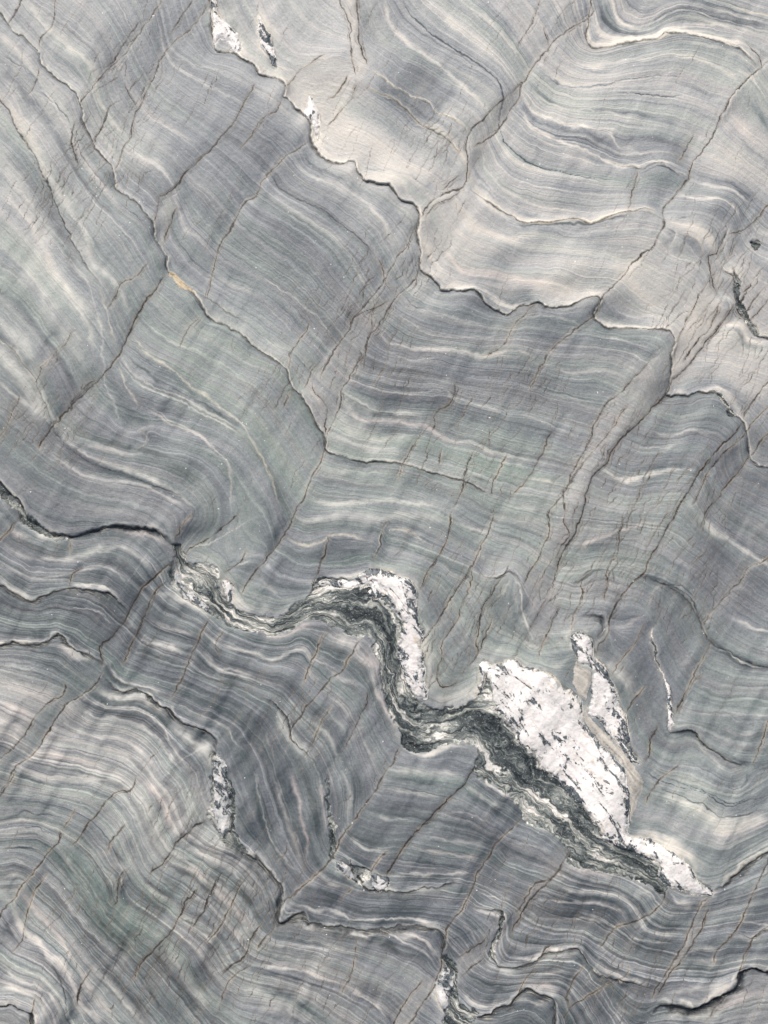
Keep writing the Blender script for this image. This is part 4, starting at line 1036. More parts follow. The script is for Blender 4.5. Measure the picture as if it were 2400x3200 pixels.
def bil(f, X, Y, gs, x0, y0):
    fx = np.clip((X-x0)/gs, 0, f.shape[1]-1.001); fy = np.clip((Y-y0)/gs, 0, f.shape[0]-1.001)
    i = fx.astype(int); j = fy.astype(int); a = fx-i; b = fy-j
    return (f[j,i]*(1-a)+f[j,i+1]*a)*(1-b)+(f[j+1,i]*(1-a)+f[j+1,i+1]*a)*b
for st in (8, 4, 2, 1):
    tx, ty = TX[::st, ::st], TY[::st, ::st]
    w = barL[:gny//st*st, :gnx//st*st].reshape(gny//st, st, gnx//st, st).min((1, 3)) if st > 1 else barL
    w = np.pad(w, ((0, tx.shape[0]-w.shape[0]), (0, tx.shape[1]-w.shape[1])), mode='edge')
    w = np.maximum(w, .03)
    if phi is None: p0 = np.repeat((np.arange(tx.shape[0])*GS*st)[:, None], tx.shape[1], 1).astype(float)
    else:
        yy, xx = np.mgrid[0:tx.shape[0], 0:tx.shape[1]]; p0 = bil(phi, xx*.5, yy*.5, 1.0, 0, 0)
    phi = solve_phi(tx, ty, w, GS*st, p0, {8: 400, 4: 250, 2: 200, 1: 160}[st])

def blur(f, r, n=3):
    for _ in range(n):
        for ax in (0, 1):
            c = np.cumsum(np.pad(f, [(r+1, r) if k == ax else (0, 0) for k in (0, 1)], mode='edge'), axis=ax)
            f = (c[2*r+1:]-c[:-2*r-1])/(2*r+1) if ax == 0 else (c[:, 2*r+1:]-c[:, :-2*r-1])/(2*r+1)
    return f
relief2 = blur(phi, 1, 2) - blur(phi, 9, 2)
relief = blur(phi, 3, 2) - blur(phi, 26, 3)
_a, _b = np.gradient(phi, GS); calm = np.clip(1.45/blur(np.clip(np.hypot(_a, _b), 0, 6), 7, 2), 0, 1)**3
relief = relief*calm; relief2 = relief2*calm         # folds stand out of the surface where the bands swing

# ------------------------------------------------------------------ the surface grid (fine inside the view, coarser around it)
FINE = 2.7
def axis(lo, hi, a, b):
    return np.r_[np.arange(lo, a, 14.0), np.arange(a, b, FINE), np.arange(b, hi+14, 14.0)]
XS = axis(-560, 2960, -40, 2440); YS = axis(-560, 3760, -40, 3240)
NX, NY = len(XS), len(YS)
X, Y = np.meshgrid(XS, YS)
# natural raggedness: every traced line is read through a small warp
WX = X + 5*vnoise(X/38, Y/38, 1) + 2.4*vnoise(X/13, Y/13, 2) + 1.1*vnoise(X/6, Y/6, 7)
WY = Y + 5*vnoise(X/38, Y/38, 3) + 2.4*vnoise(X/13, Y/13, 4) + 1.1*vnoise(X/6, Y/6, 8)

def line_field(p, r, fn):
    """calls fn(window, signed distance, along 0..1) once for the polyline; + is the left hand of travel (above)"""
    x0, y0 = p.min(0)-r-12; x1, y1 = p.max(0)+r+12
    i0, i1 = np.searchsorted(XS, [x0, x1]); j0, j1 = np.searchsorted(YS, [y0, y1])
    if i1-i0 < 2 or j1-j0 < 2: return
    wx, wy = WX[j0:j1, i0:i1], WY[j0:j1, i0:i1]
    best = np.full(wx.shape, 1e9, np.float32); sg = np.ones(wx.shape, np.float32); al = np.zeros(wx.shape, np.float32)
    seg = np.diff(p, axis=0); ln = np.hypot(seg[:,0], seg[:,1]); tot = ln.sum(); acc = 0
    un = seg/np.maximum(ln, 1e-6)[:, None]; vt = np.vstack([un[:1], un[1:]+un[:-1], un[-1:]])
    for k in range(len(seg)):
        if ln[k] < 1e-6: continue
        ax, ay = p[k]; bx, by = p[k+1]
        sx0, sx1 = np.searchsorted(XS[i0:i1], [min(ax,bx)-r-10, max(ax,bx)+r+10]); sy0, sy1 = np.searchsorted(YS[j0:j1], [min(ay,by)-r-10, max(ay,by)+r+10])
        if sx1 <= sx0 or sy1 <= sy0: acc += ln[k]; continue
        s = (slice(sy0, sy1), slice(sx0, sx1))
        dx, dy = seg[k]/ln[k]; rx = wx[s]-ax; ry = wy[s]-ay
        t = np.clip(rx*dx+ry*dy, 0, ln[k]); d = np.hypot(rx-t*dx, ry-t*dy)
        c = ry*dx-rx*dy
        c = np.where(t <= 0, ry*vt[k,0]-rx*vt[k,1], np.where(t >= ln[k], (wy[s]-by)*vt[k+1,0]-(wx[s]-bx)*vt[k+1,1], c))
        m = d < best[s]
        best[s] = np.where(m, d, best[s]); sg[s] = np.where(m, -np.sign(c), sg[s]); al[s] = np.where(m, (acc+t)/tot, al[s])
        acc += ln[k]
    m = best < r
    fn((slice(j0, j1), slice(i0, i1)), best, sg, al, m, tot)

RX = 5*vnoise(X/17, Y/17, 201) + 5*vnoise(X/8, Y/8, 202); RY = 5*vnoise(X/17, Y/17, 203) + 5*vnoise(X/8, Y/8, 204)
def inpoly(p, r=60, rag=0.0):
    """signed distance-like mask window: True inside, plus edge distance"""
    x0, y0 = p.min(0)-r; x1, y1 = p.max(0)+r
    i0, i1 = np.searchsorted(XS, [x0, x1]); j0, j1 = np.searchsorted(YS, [y0, y1])
    s = (slice(j0, j1), slice(i0, i1)); wx, wy = WX[s]+rag*RX[s], WY[s]+rag*RY[s]
    ins = np.zeros(wx.shape, bool); d = np.full(wx.shape, 1e9, np.float32)
    q = np.vstack([p, p[:1]])
    for k in range(len(p)):
        ax, ay = q[k]; bx, by = q[k+1]
        if ay != by:
            c = ((ay > wy) != (by > wy)) & (wx < (bx-ax)*(wy-ay)/(by-ay)+ax); ins ^= c
        L = math.hypot(bx-ax, by-ay)
        if L < 1e-6: continue
        dx, dy = (bx-ax)/L, (by-ay)/L
        jj = np.searchsorted(YS[j0:j1], [min(ay,by)-r, max(ay,by)+r]); ii = np.searchsorted(XS[i0:i1], [min(ax,bx)-r, max(ax,bx)+r])
        w = (slice(*jj), slice(*ii)); rx = wx[w]-ax; ry = wy[w]-ay; t = np.clip(rx*dx+ry*dy, 0, L)
        d[w] = np.minimum(d[w], np.hypot(rx-t*dx, ry-t*dy))
    return s, ins, np.where(ins, d, -d)

Z = np.zeros((NY, NX), np.float32)
tone = np.zeros_like(Z); crack = np.zeros_like(Z); yel = np.zeros_like(Z); pink = np.zeros_like(Z); seam = np.zeros_like(Z); cream = np.zeros_like(Z)
PART = np.zeros((NY, NX), np.int32)
along_n = lambda s, sc, seed: .75+.4*fbm(X[s]/sc, Y[s]/sc, seed, 2)

# bands painted by the minerals
for n, (k, wd, st, p) in enumerate(BANDS):
    if k == 's': continue
    st = min(1.2, st*(1.3 if wd >= 18 else 1.25))
    def fn(s, d, sg, al, m, tot, k=k, wd=wd, st=st, n=n):
        end = np.clip(np.minimum(al, 1-al)*tot/60.0, 0, 1)
        w = wd*(.8+.5*vnoise(X[s]/55, Y[s]/55, n))
        g = np.exp(-(d/np.maximum(w, .6))**2)*m*end*st*along_n(s, 30, n+100)
        if k in 'cwyp': tone[s] += {'c': .55, 'w': .95, 'y': .6, 'p': .5}[k]*g
        if k == 'k': tone[s] -= (.5 if wd >= 18 else .8 if wd > 3 else 1.7)*g
        if k in 'cw': cream[s] = np.maximum(cream[s], g)
        if k == 'y': yel[s] = np.maximum(yel[s], g)
        if k == 'p': pink[s] = np.maximum(pink[s], g)
        if k == 'k' and wd < 3: Z[s] -= 1.5*g
    line_field(smoothline(p), wd*2.5+4, fn)

# steps
parts = []      # (name, label)
def newpart(name, label): parts.append((name, label)); return len(parts)-1
LAYERS = [newpart("rock_layer", l) for l in (
    "pale grey and pinkish upper layer with smooth flowing bands",
    "blue grey middle layer ending in a jagged step",
    "greenish grey layer with broad faint bands",
    "dark grey layer with fine close stripes",
    "pinkish grey lowest layer with cream and green stripes")]
seam_id = {}
for n, (h, wd, rim, p) in enumerate(LEDGES):
    h = float(h); sp = smoothline(p); wd = wd*1.45 if wd >= 7 else wd
    pid = newpart("mineral_seam", None) if wd >= 5 else None
    def fn(s, d, sg, al, m, tot, h=h, wd=wd, rim=rim, pid=pid, n=n):
        inside0 = (p[0,0] > 10) and (p[0,1] > 10); inside1 = (p[-1,0] < 2390) and (p[-1,1] < 3190)
        end = np.ones(d.shape)
        if inside0: end = np.minimum(end, np.clip(al*tot/90, 0, 1))
        if inside1: end = np.minimum(end, np.clip((1-al)*tot/90, 0, 1))
        vary = .7+.5*vnoise(X[s]/90, Y[s]/90, n+40)
        sd = d*sg
        step = np.tanh(sd/3.0)*np.exp(-d/95.0)
        Z[s] += .5*h*vary*end*step*(d < 300)
        wn_ = wd*np.clip(.55+.75*fbm(X[s]/34, Y[s]/34, n+70, 2), .12, 1.3)
        groove = np.exp(-((sd+wn_*.6)/(wn_+1.0))**2)
        Z[s] -= (1.2+.28*wd)*groove*end
        seam[s] = np.maximum(seam[s], groove*end*np.clip(wd/4.5, .6, 1.2))
        r = np.exp(-np.maximum(sd-2, 0)/9.0)*(sd > 0)*end*rim*along_n(s, 40, n)
        tone[s] += .75*r + 1.0*min(1, rim+.25)*np.exp(-((sd-wn_*.9)/(.45*wn_+1.6))**2)*end*along_n(s, 24, n+3)
        tone[s] -= .30*np.exp(-np.maximum(-sd, 0)/22.0)*(sd < 0)*end*vary  # shade below the step, painted into the tone of the low side
        if pid is not None: PART[s] = np.where((np.abs(sd+wn_*.6) < wn_+1.2) & (end > .25), pid+1, PART[s])
    line_field(sp, 300, fn)

# cracks and hinges
for n, (g, tl, fz, p) in enumerate(FAULTS):
    g = float(g); sp = smoothline(p)
    pid = newpart("crack", None) if g >= 4 else None
    sgn = 1 if (n % 3) else -1
    def fn(s, d, sg, al, m, tot, g=g, tl=tl, fz=fz, pid=pid, n=n, sgn=sgn):
        end = np.clip(np.minimum(al, 1-al)*tot/25.0, 0, 1)
        hf = np.exp(-d/55.0)
        Z[s] += sgn*.42*tl*np.tanh(d*sg/13)*hf*end - .25*tl*np.exp(-(d/20)**2)*end
        Z[s] -= g*.16*np.exp(-(d/(1.5+.15*g))**2)*end
        br = .55+.6*vnoise(X[s]/22, Y[s]/22, n+5)
        # hairline swarm round the hinge, running with it
        hair = 0; at_ = al*tot
        for q in (-1, 1, 2):
            o_ = q*fz*(1.0+.9*vnoise(at_/55, at_*0, n+9+q)); hair = np.maximum(hair, np.exp(-((d*sg-o_)/1.3)**2)*np.clip(vnoise(at_/48, at_*0+3, n+29+q)*2.5+.15, 0, 1))
        crack[s] = np.maximum(crack[s], np.clip((.8+.07*g)*np.exp(-(d/(1.2+.12*g))**2)*np.clip(br+.4, .45, 1.2) + .75*hair*br + .16*np.exp(-(d/(fz*1.5))**2), 0, 1)*end)
        Z[s] -= .6*hair*end
        yel[s] = np.maximum(yel[s], .55*np.exp(-((d-2.5)/3.2)**2)*end*np.clip(vnoise(X[s]/45, Y[s]/45, n+60)*1.5+.1, 0, 1)*(.4+.6*np.clip(Y[s]/1800, 0, 1)))
        if pid is not None: PART[s] = np.where((d < 1.2+.32*g) & (end > .3), pid+1, PART[s])
    line_field(sp, 170, fn)

# minor crenulation cracks between the traced ones, all leaning the same way
ang = math.radians(60); ca, sa = math.cos(ang), math.sin(ang)
U = WX*sa + WY*ca; V = WX*ca - WY*sa           # U runs across the hinges, V along them
dens = np.zeros_like(Z)
for x, y, rr, a in ((2080,1620,230,1.),(1880,1760,200,.9),(2200,1850,150,.8),(450,2950,220,.9),(700,2850,220,1),(1120,950,130,1),(1180,1130,130,.8),(1650,1200,90,.9),(1980,1450,160,.8),(2250,800,150,.8),
        (120,1300,130,.8),(330,500,130,.7),(200,620,130,.7),(1350,2050,130,.9),(1480,1900,160,.8),(1750,1850,130,.8),(1280,850,100,.8),(900,2250,150,.5),(1650,2900,160,.7),(1950,3050,180,.6),(350,200,90,.5),(500,260,120,.6),(1050,3050,150,.4),(2150,1000,110,.7),(1380,450,100,.8),(600,2550,150,.8),(820,1150,110,.5),(1500,1400,150,.5),(2330,1150,120,.7),(1300,1400,120,.4)):
    dens = np.maximum(dens, a*np.exp(-((X-x)**2+(Y-y)**2)/(rr*rr)))
dens = .08+.92*dens
fine = 0
for k, (dg, sp_, ln_) in enumerate(((55, 17, 260), (61, 21, 340), (67, 16, 240), (72, 22, 220), (49, 27, 260))):
    aa = math.radians(dg); q = 14*vnoise(X/130, Y/130, 320+k); U2 = WX*math.sin(aa)+WY*math.cos(aa)+q; V2 = WX*math.cos(aa)-WY*math.sin(aa)
    U2 = U2 + 3*vnoise(V2/22, U2/60, 360+k) + 1.2*vnoise(V2/8, U2/40, 365+k)
    wl = U2/sp_; il = np.floor(wl); off = hash2(il.astype(np.int64), il.astype(np.int64)*0, 370+k)*.3
    vv = V2/ln_ + 3*off; iv = np.floor(vv); fv = vv-iv
    on = hash2(il.astype(np.int64), iv.astype(np.int64), 380+k)*.5+.5 < .02+.50*dens-.04*(dens < .2)
    ln = np.exp(-((wl-il-.5-off)*sp_/(.9+.9*dens))**2)*on*np.clip(np.sin(np.pi*fv)*1.6, 0, 1)
    fine = np.maximum(fine, ln*(.55+.45*vnoise(U2/20, V2/24, 350+k)))
crack = np.maximum(crack, .98*fine); Z -= .7*fine

quartz = np.zeros_like(Z); schist = np.zeros_like(Z); buff = np.zeros_like(Z); edge = np.zeros_like(Z)
for lab, p in SCHIST:
    pid = newpart("schist_band", lab); s, ins, d = inpoly(smoothline(path(p)), rag=.8); PART[s] = np.where(ins, pid+1, PART[s])
    schist[s] = np.maximum(schist[s], np.clip(.5+d/5, 0, 1)); Z[s] -= 7*np.clip(d/9+.3, 0, 1)
    seam[s] = np.where(ins, 0, seam[s]); crack[s] = np.where(ins, crack[s]*.5, crack[s])
    rim = np.exp(np.minimum(d, 0)/14.0)*(d < 0); tone[s] += .35*rim*(.6+.6*vnoise(X[s]/50, Y[s]/50, 11))
for lab, p in BUFF:
    pid = newpart("mineral_lens", lab); s, ins, d = inpoly(path(p)); PART[s] = np.where(ins, pid+1, PART[s])
    buff[s] = np.maximum(buff[s], np.clip(.5+d/4, 0, 1)); Z[s] += 3*np.clip(d/10, 0, 1)
for lab, p in QUARTZ:
    pid = newpart("quartz_vein", lab); s, ins, d = inpoly(smoothline(path(p)), rag=.5); PART[s] = np.where(ins, pid+1, PART[s])
    quartz[s] = np.maximum(quartz[s], np.clip(.5+d/3, 0, 1)); Z[s] += 6*np.clip(d/22+.2, 0, 1)
    Z[s] -= 2*np.exp(-(d/3.5)**2)
    edge[s] = np.maximum(edge[s], np.where(ins, np.exp(-d/15), 0)*(1.0 if d.max() > 40 else .35)); tone[s] = np.where(ins, 0, tone[s]+.7*np.exp(np.minimum(d, 0)/12)*np.clip(.7+vnoise(X[s]/30, Y[s]/30, 23), 0, 1))
    seam[s] = np.maximum(seam[s], .55*np.exp(-((d+3)/3.2)**2)*np.clip(vnoise(X[s]/45, Y[s]/45, 24)*1.6+.4, 0, 1))
    yel[s] = np.maximum(yel[s], .5*np.exp(-(d/5)**2)*np.clip(vnoise(X[s]/60, Y[s]/60, 21)+.35, 0, 1))
    seam[s] = np.where(ins & (d > 5), 0, seam[s]); crack[s] = np.where(ins, 0, crack[s])

# fields read at the surface points
Xs, Ys = X + 3*vnoise(X/30, Y/30, 31), Y + 3*vnoise(X/30, Y/30, 32)
PHI = bil(phi, Xs, Ys, GS, GX0, GY0).astype(np.float32)
REL = bil(relief, X, Y, GS, GX0, GY0); REL2 = bil(relief2, X, Y, GS, GX0, GY0)
low = np.clip((Y-900)/1500, 0, 1)
Z += 10*np.tanh(REL/40)+ 6*np.tanh(REL2/11)
Z += (6+10*low)*vnoise(U/170, V/620, 41) + (2+5*low)*vnoise(U/75, V/300, 42) + (1.2+1.6*low)*vnoise(U/28, V/140, 43)
Z += 26*vnoise(X/700, Y/700, 44)
g0, g1 = np.gradient(PHI, YS, XS); GP = np.hypot(g0, g1); GP = blur(np.minimum(GP, 8), 4, 2); soft = np.clip(2.2/np.maximum(GP, .1), 0, 1)**1.5
# ribs of harder beds
rib = vnoise(PHI/15, X/400, 51)*.9 + vnoise(PHI/6.5, X/260, 52)*.6 + vnoise(PHI/34, X/500, 53)*1.5
Z += rib*(.2+.85*low)*soft
# frayed foliation of the dark band, lumps of the quartz
fo = vnoise(PHI/9+3*fbm(X/50, Y/50, 61, 3), (X+Y)/160, 62) + .6*vnoise(PHI/4+4*fbm(X/40, Y/40, 63, 2), (X-Y)/90, 64)
Z += schist*2.6*fo
qb = fbm(X/24, Y/24, 71, 3); Z += quartz*1.6*qb
Z += .35*fbm(X/9, Y/9, 81, 2)
Z = Z*PX

# regional tint
t4 = np.zeros((NY, NX, 4), np.float32)
gx = np.arange(-600, 3001, 40.0); gy = np.arange(-600, 3801, 40.0); GX, GY = np.meshgrid(gx, gy)
wsum = 0; acc = 0
for x, y, *vals in TINT:
    w = 1/(((GX-x)**2+(GY-y)**2)/1e4+.08)**1.7; wsum = wsum+w; acc = acc+w[..., None]*np.array(vals)
acc = acc/wsum[..., None]
wx_, wy_ = X+60*vnoise(X/160, Y/160, 91), Y+60*vnoise(X/160, Y/160, 92)
acc[..., 1] *= np.clip(.45+GY/2000, .4, 1); up = np.clip(1-GY/1500, 0, 1); acc[..., 2] *= 1-.6*up; acc[..., 0] -= .06*up*(acc[..., 0] > .1)
acc[..., 3] *= 1+.1*up
for c in range(4): t4[..., c] = bil(acc[..., c], wx_, wy_, 40.0, -600, -600)

for vals, p in ZONES:
    s, ins, d = inpoly(p, 30); sf = 60 if vals[1] == 1 else 18; a = np.clip(.5+d/sf, 0, 1)[..., None]*.72
    t4[s] = t4[s]*(1-a)+a*np.array(vals, np.float32); tone[s] *= 1-.7*a[..., 0]
# ------------------------------------------------------------------ layers between the great steps
def fill_below(p, ids_src, pid):
    """everything below the (extended) line becomes layer pid"""
    q = np.vstack([[(-700, p[0,1])], p, [(3100, p[-1,1])], [(3100, 3900)], [(-700, 3900)]])
    s, ins, d = inpoly(q, 2)
    v = LAY[s]; v[ins] = pid; LAY[s] = v
LAY = np.zeros((NY, NX), np.int32)
l1 = LEDGES[0][3]; l2 = LEDGES[1][3]; l5 = LEDGES[4][3]
top = np.vstack([[(l1[0,0], -700)], l1, [(3100, l1[-1,1])], [(3100, 3900)], [(-700, 3900)], [(-700, -700)]])
s, ins, d = inpoly(top, 2); LAY[s] = np.where(ins, 1, LAY[s])
right2 = path("C1 60,1640 C2 20,330 C2 60,480 175,970 480,1270 C3 740,0 800,460 1200,690 1290,805 1659,555")
fill_below(np.vstack([l2, right2]), None, 2)
sch = path("A2 1170,270 1430,390 1500,610 B2 0,680 260,590 400,425 780,365 1035,530 1080,900 1110,1220 1300,1280 1440,1000 C2 0,960 230,1040 470,1280 C3 740,0 800,460 1200,690 1290,805 1659,555")
fill_below(np.vstack([l5, sch]), None, 3)
l7 = np.vstack([LEDGES[6][3], LEDGES[7][3], path("A3 1400,0 1450,470"), LEDGES[8][3], path("B3 1230,1400 1240,1659 1240,1900")])
q = np.vstack([[(-700, l7[0,1])], l7, [(l7[-1,0], 3900)], [(-700, 3900)]]); s, ins, d = inpoly(q, 2); LAY[s] = np.where(ins, 4, LAY[s])
FP = np.where(PART > 0, PART-1, LAY)

# ------------------------------------------------------------------ materials
def nodes(name):
    m = bpy.data.materials.new(name); m.use_nodes = True; nt = m.node_tree
    return m, nt, nt.nodes['Principled BSDF']
class G:
    def __init__(s, nt): s.nt = nt
    def new(s, t, **kw):
        n = s.nt.nodes.new(t)
        for k, v in kw.items(): setattr(n, k, v)
        return n
    def put(s, sock, v):
        if isinstance(v, bpy.types.NodeSocket): s.nt.links.new(v, sock)
        else: sock.default_value = v
    def m(s, op, a, b=0.0, c=None, clamp=False):
        n = s.new('ShaderNodeMath', operation=op, use_clamp=clamp); s.put(n.inputs[0], a); s.put(n.inputs[1], b)
        if c is not None: s.put(n.inputs[2], c)
        return n.outputs[0]
    def mix(s, f, a, b):
        n = s.new('ShaderNodeMix', data_type='RGBA'); s.put(n.inputs[0], f); s.put(n.inputs[6], a); s.put(n.inputs[7], b); return n.outputs[2]
    def attr(s, name):
        return s.new('ShaderNodeAttribute', attribute_name=name)
    def sep(s, v):
        n = s.new('ShaderNodeSeparateColor'); s.put(n.inputs[0], v); return n.outputs
    def vec(s, x, y, z):
        n = s.new('ShaderNodeCombineXYZ'); s.put(n.inputs[0], x); s.put(n.inputs[1], y); s.put(n.inputs[2], z); return n.outputs[0]
    def noise(s, v, sc, det=2.0, rough=.5, dist=0.0):
        n = s.new('ShaderNodeTexNoise'); s.put(n.inputs['Vector'], v); n.inputs['Scale'].default_value = sc
        n.inputs['Detail'].default_value = det; n.inputs['Roughness'].default_value = rough; n.inputs['Distortion'].default_value = dist
        return n.outputs[0]
    def ramp(s, f, stops):
        n = s.new('ShaderNodeValToRGB'); s.put(n.inputs[0], f); e = n.color_ramp.elements
        while len(e) < len(stops): e.new(.5)
        for el, (p, c) in zip(e, stops): el.position = p; el.color = (*c, 1)
        return n.outputs[0]
    def rng(s, v, a, b, c=0.0, d=1.0):
        n = s.new('ShaderNodeMapRange'); s.put(n.inputs[0], v); n.inputs[1].default_value = a; n.inputs[2].default_value = b
        n.inputs[3].default_value = c; n.inputs[4].default_value = d; return n.outputs[0]

def common(g):
    ph = g.attr('phi').outputs['Fac']; tn = g.attr('tint'); t = g.sep(tn.outputs['Color']); ct = tn.outputs['Alpha']
    mk = g.attr('marks'); k = g.sep(mk.outputs['Color']); sm = mk.outputs['Alpha']
    ex = g.sep(g.attr('stain').outputs['Color'])
    geo = g.new('ShaderNodeTexCoord').outputs['Object']
    sx = g.new('ShaderNodeSeparateXYZ'); g.put(sx.inputs[0], geo); x, y = sx.outputs[0], sx.outputs[1]
    return ph, t, ct, k, sm, ex, geo, x, y

def rock_material():
    m, nt, bsdf = nodes("banded_rock"); g = G(nt)
    ph, t, ct, k, sm, ex, geo, x, y = common(g)
    L, gr, wa = t[0], t[1], t[2]; tone_, crk, ye = k[0], k[1], k[2]
    ph = g.m('ADD', ph, g.m('ADD', g.m('MULTIPLY', g.m('SUBTRACT', g.noise(geo, 22, 2, .5), .5), 6), g.m('MULTIPLY', g.m('SUBTRACT', g.noise(geo, 80, 2, .6), .5), 3)))
    def band(f, along, det, rough=.55):
        return g.noise(g.vec(g.m('MULTIPLY', ph, f), g.m('MULTIPLY', x, along), g.m('MULTIPLY', y, along)), 1.0, det, rough)
    b1 = band(1/60, .8, 2); b2 = band(1/17, 1.3, 3, .62); b3 = band(1/5.5, 3.0, 3, .65); b4 = band(1/3.2, 30, 3, .65)
    grain = g.noise(geo, 330, 3, .7); mott = g.noise(geo, 9, 4, .6); grain2 = g.noise(geo, 120, 3, .7)
    c = lambda n, a: g.m('MULTIPLY', g.m('SUBTRACT', n, .5), a)
    s = g.m('ADD', c(b1, 1.4), c(b2, 2.1)); s = g.m('ADD', s, c(b3, .8)); s = g.m('MULTIPLY', s, g.m('MULTIPLY_ADD', ct, 1.35, .0))
    s = g.m('ADD', s, g.m('MULTIPLY', g.rng(band(1/8.5, .8, 2, .5), .575, .66), g.m('MULTIPLY', ct, .75)))
    s = g.m('SUBTRACT', s, g.m('MULTIPLY', g.rng(band(1/10.0, .7, 2, .5), .58, .66), g.m('MULTIPLY', ct, .45)))
    s = g.m('MULTIPLY', s, g.rng(g.noise(geo, 13, 4, .65), .32, .68, .75, 1.2))
    s = g.m('ADD', s, g.m('MULTIPLY', g.rng(band(1/5.5, .9, 2, .5), .60, .67), g.m('MULTIPLY', ct, .60)))
    s = g.m('SUBTRACT', s, g.m('MULTIPLY', g.rng(band(1/6.0, 1.1, 2, .5), .60, .67), g.m('MULTIPLY', ct, .55)))
    s = g.m('ADD', s, c(b4, .50)); s = g.m('ADD', s, c(mott, .30)); s = g.m('ADD', s, c(grain, .95)); s = g.m('ADD', s, c(grain2, .6))
    v = g.m('ADD', g.m('MULTIPLY_ADD', s, .37, .42), g.m('MULTIPLY', g.m('SUBTRACT', tone_, 2.0), .50))
    v = g.m('ADD', v, g.m('MULTIPLY', g.m('SUBTRACT', L, .5), 1.2))
    blue = g.ramp(v, [(0, (.045,.058,.066)), (.22, (.108,.119,.132)), (.42, (.199,.212,.225)), (.62, (.325,.326,.325)), (.82, (.47,.445,.40)), (1, (.60,.57,.51))])
    green = g.ramp(v, [(0, (.045,.060,.056)), (.22, (.098,.126,.120)), (.42, (.188,.227,.205)), (.62, (.316,.350,.308)), (.82, (.47,.465,.40)), (1, (.60,.58,.51))])
    warm = g.ramp(v, [(0, (.060,.058,.062)), (.22, (.130,.127,.130)), (.42, (.241,.232,.224)), (.62, (.375,.354,.328)), (.82, (.49,.450,.405)), (1, (.61,.565,.51))])
    # some beds are greener, others more violet
    hueb = band(1/40, 1.2, 2); gm = g.m('ADD', g.rng(gr, 0, 1), c(hueb, 1.9), clamp=True); wm = g.m('ADD', g.rng(wa, 0, 1), c(band(1/28, 1.0, 2), 1.5), clamp=True)
    col = g.mix(gm, blue, green); col = g.mix(wm, col, warm)
    col = g.mix(g.m('MULTIPLY', ex[0], .55, clamp=True), col, (.50, .415, .385, 1))          # pinkish beds
    col = g.mix(g.m('MULTIPLY', g.m('MULTIPLY', ex[2], .62), g.rng(b3, .3, .6, .55, 1.1), clamp=True), col, (.455, .430, .395, 1))   # cream beds
    col = g.mix(g.m('MULTIPLY', ye, g.rng(grain2, .35, .6, .35, .9), clamp=True), col, (.46, .40, .30, 1))
    dk = g.m('MULTIPLY', crk, g.rng(grain2, .3, .65, .75, 1.15)); ccol = g.ramp(dk, [(.1, (.20,.165,.125)), (.35, (.10,.080,.065)), (.7, (.032,.027,.024))])
    col = g.mix(g.m('MULTIPLY', dk, 1.15, clamp=True), col, ccol)
    strand = band(1/2.8, 20, 2, .6)
    sc_ = g.ramp(strand, [(.44, (.014,.018,.022)), (.57, (.05,.055,.058)), (.70, (.30,.27,.22))])
    col = g.mix(g.m('MULTIPLY', sm, g.rng(grain2, .3, .6, .7, 1.2), clamp=True), col, sc_)
    spk = g.m('MULTIPLY', g.m('GREATER_THAN', g.noise(geo, 150, 0, .4), .865), g.m('GREATER_THAN', g.noise(geo, 7, 1, .5), .53)); col = g.mix(g.m('MULTIPLY', spk, .7), col, (.75, .74, .72, 1))
    g.put(bsdf.inputs['Base Color'], col)
    g.put(bsdf.inputs['Roughness'], g.rng(grain, .3, .7, .42, .66)); bsdf.inputs['Specular IOR Level'].default_value = .45
    hgt = g.m('ADD', g.m('MULTIPLY', grain, .55), g.m('MULTIPLY', grain2, .9)); hgt = g.m('ADD', hgt, g.m('MULTIPLY', b4, .35)); hgt = g.m('ADD', hgt, g.m('MULTIPLY', b3, 1.2))
    bp = g.new('ShaderNodeBump'); bp.inputs['Strength'].default_value = .75; bp.inputs['Distance'].default_value = .0016; g.put(bp.inputs['Height'], hgt)
    g.put(bsdf.inputs['Normal'], bp.outputs[0])
    return m

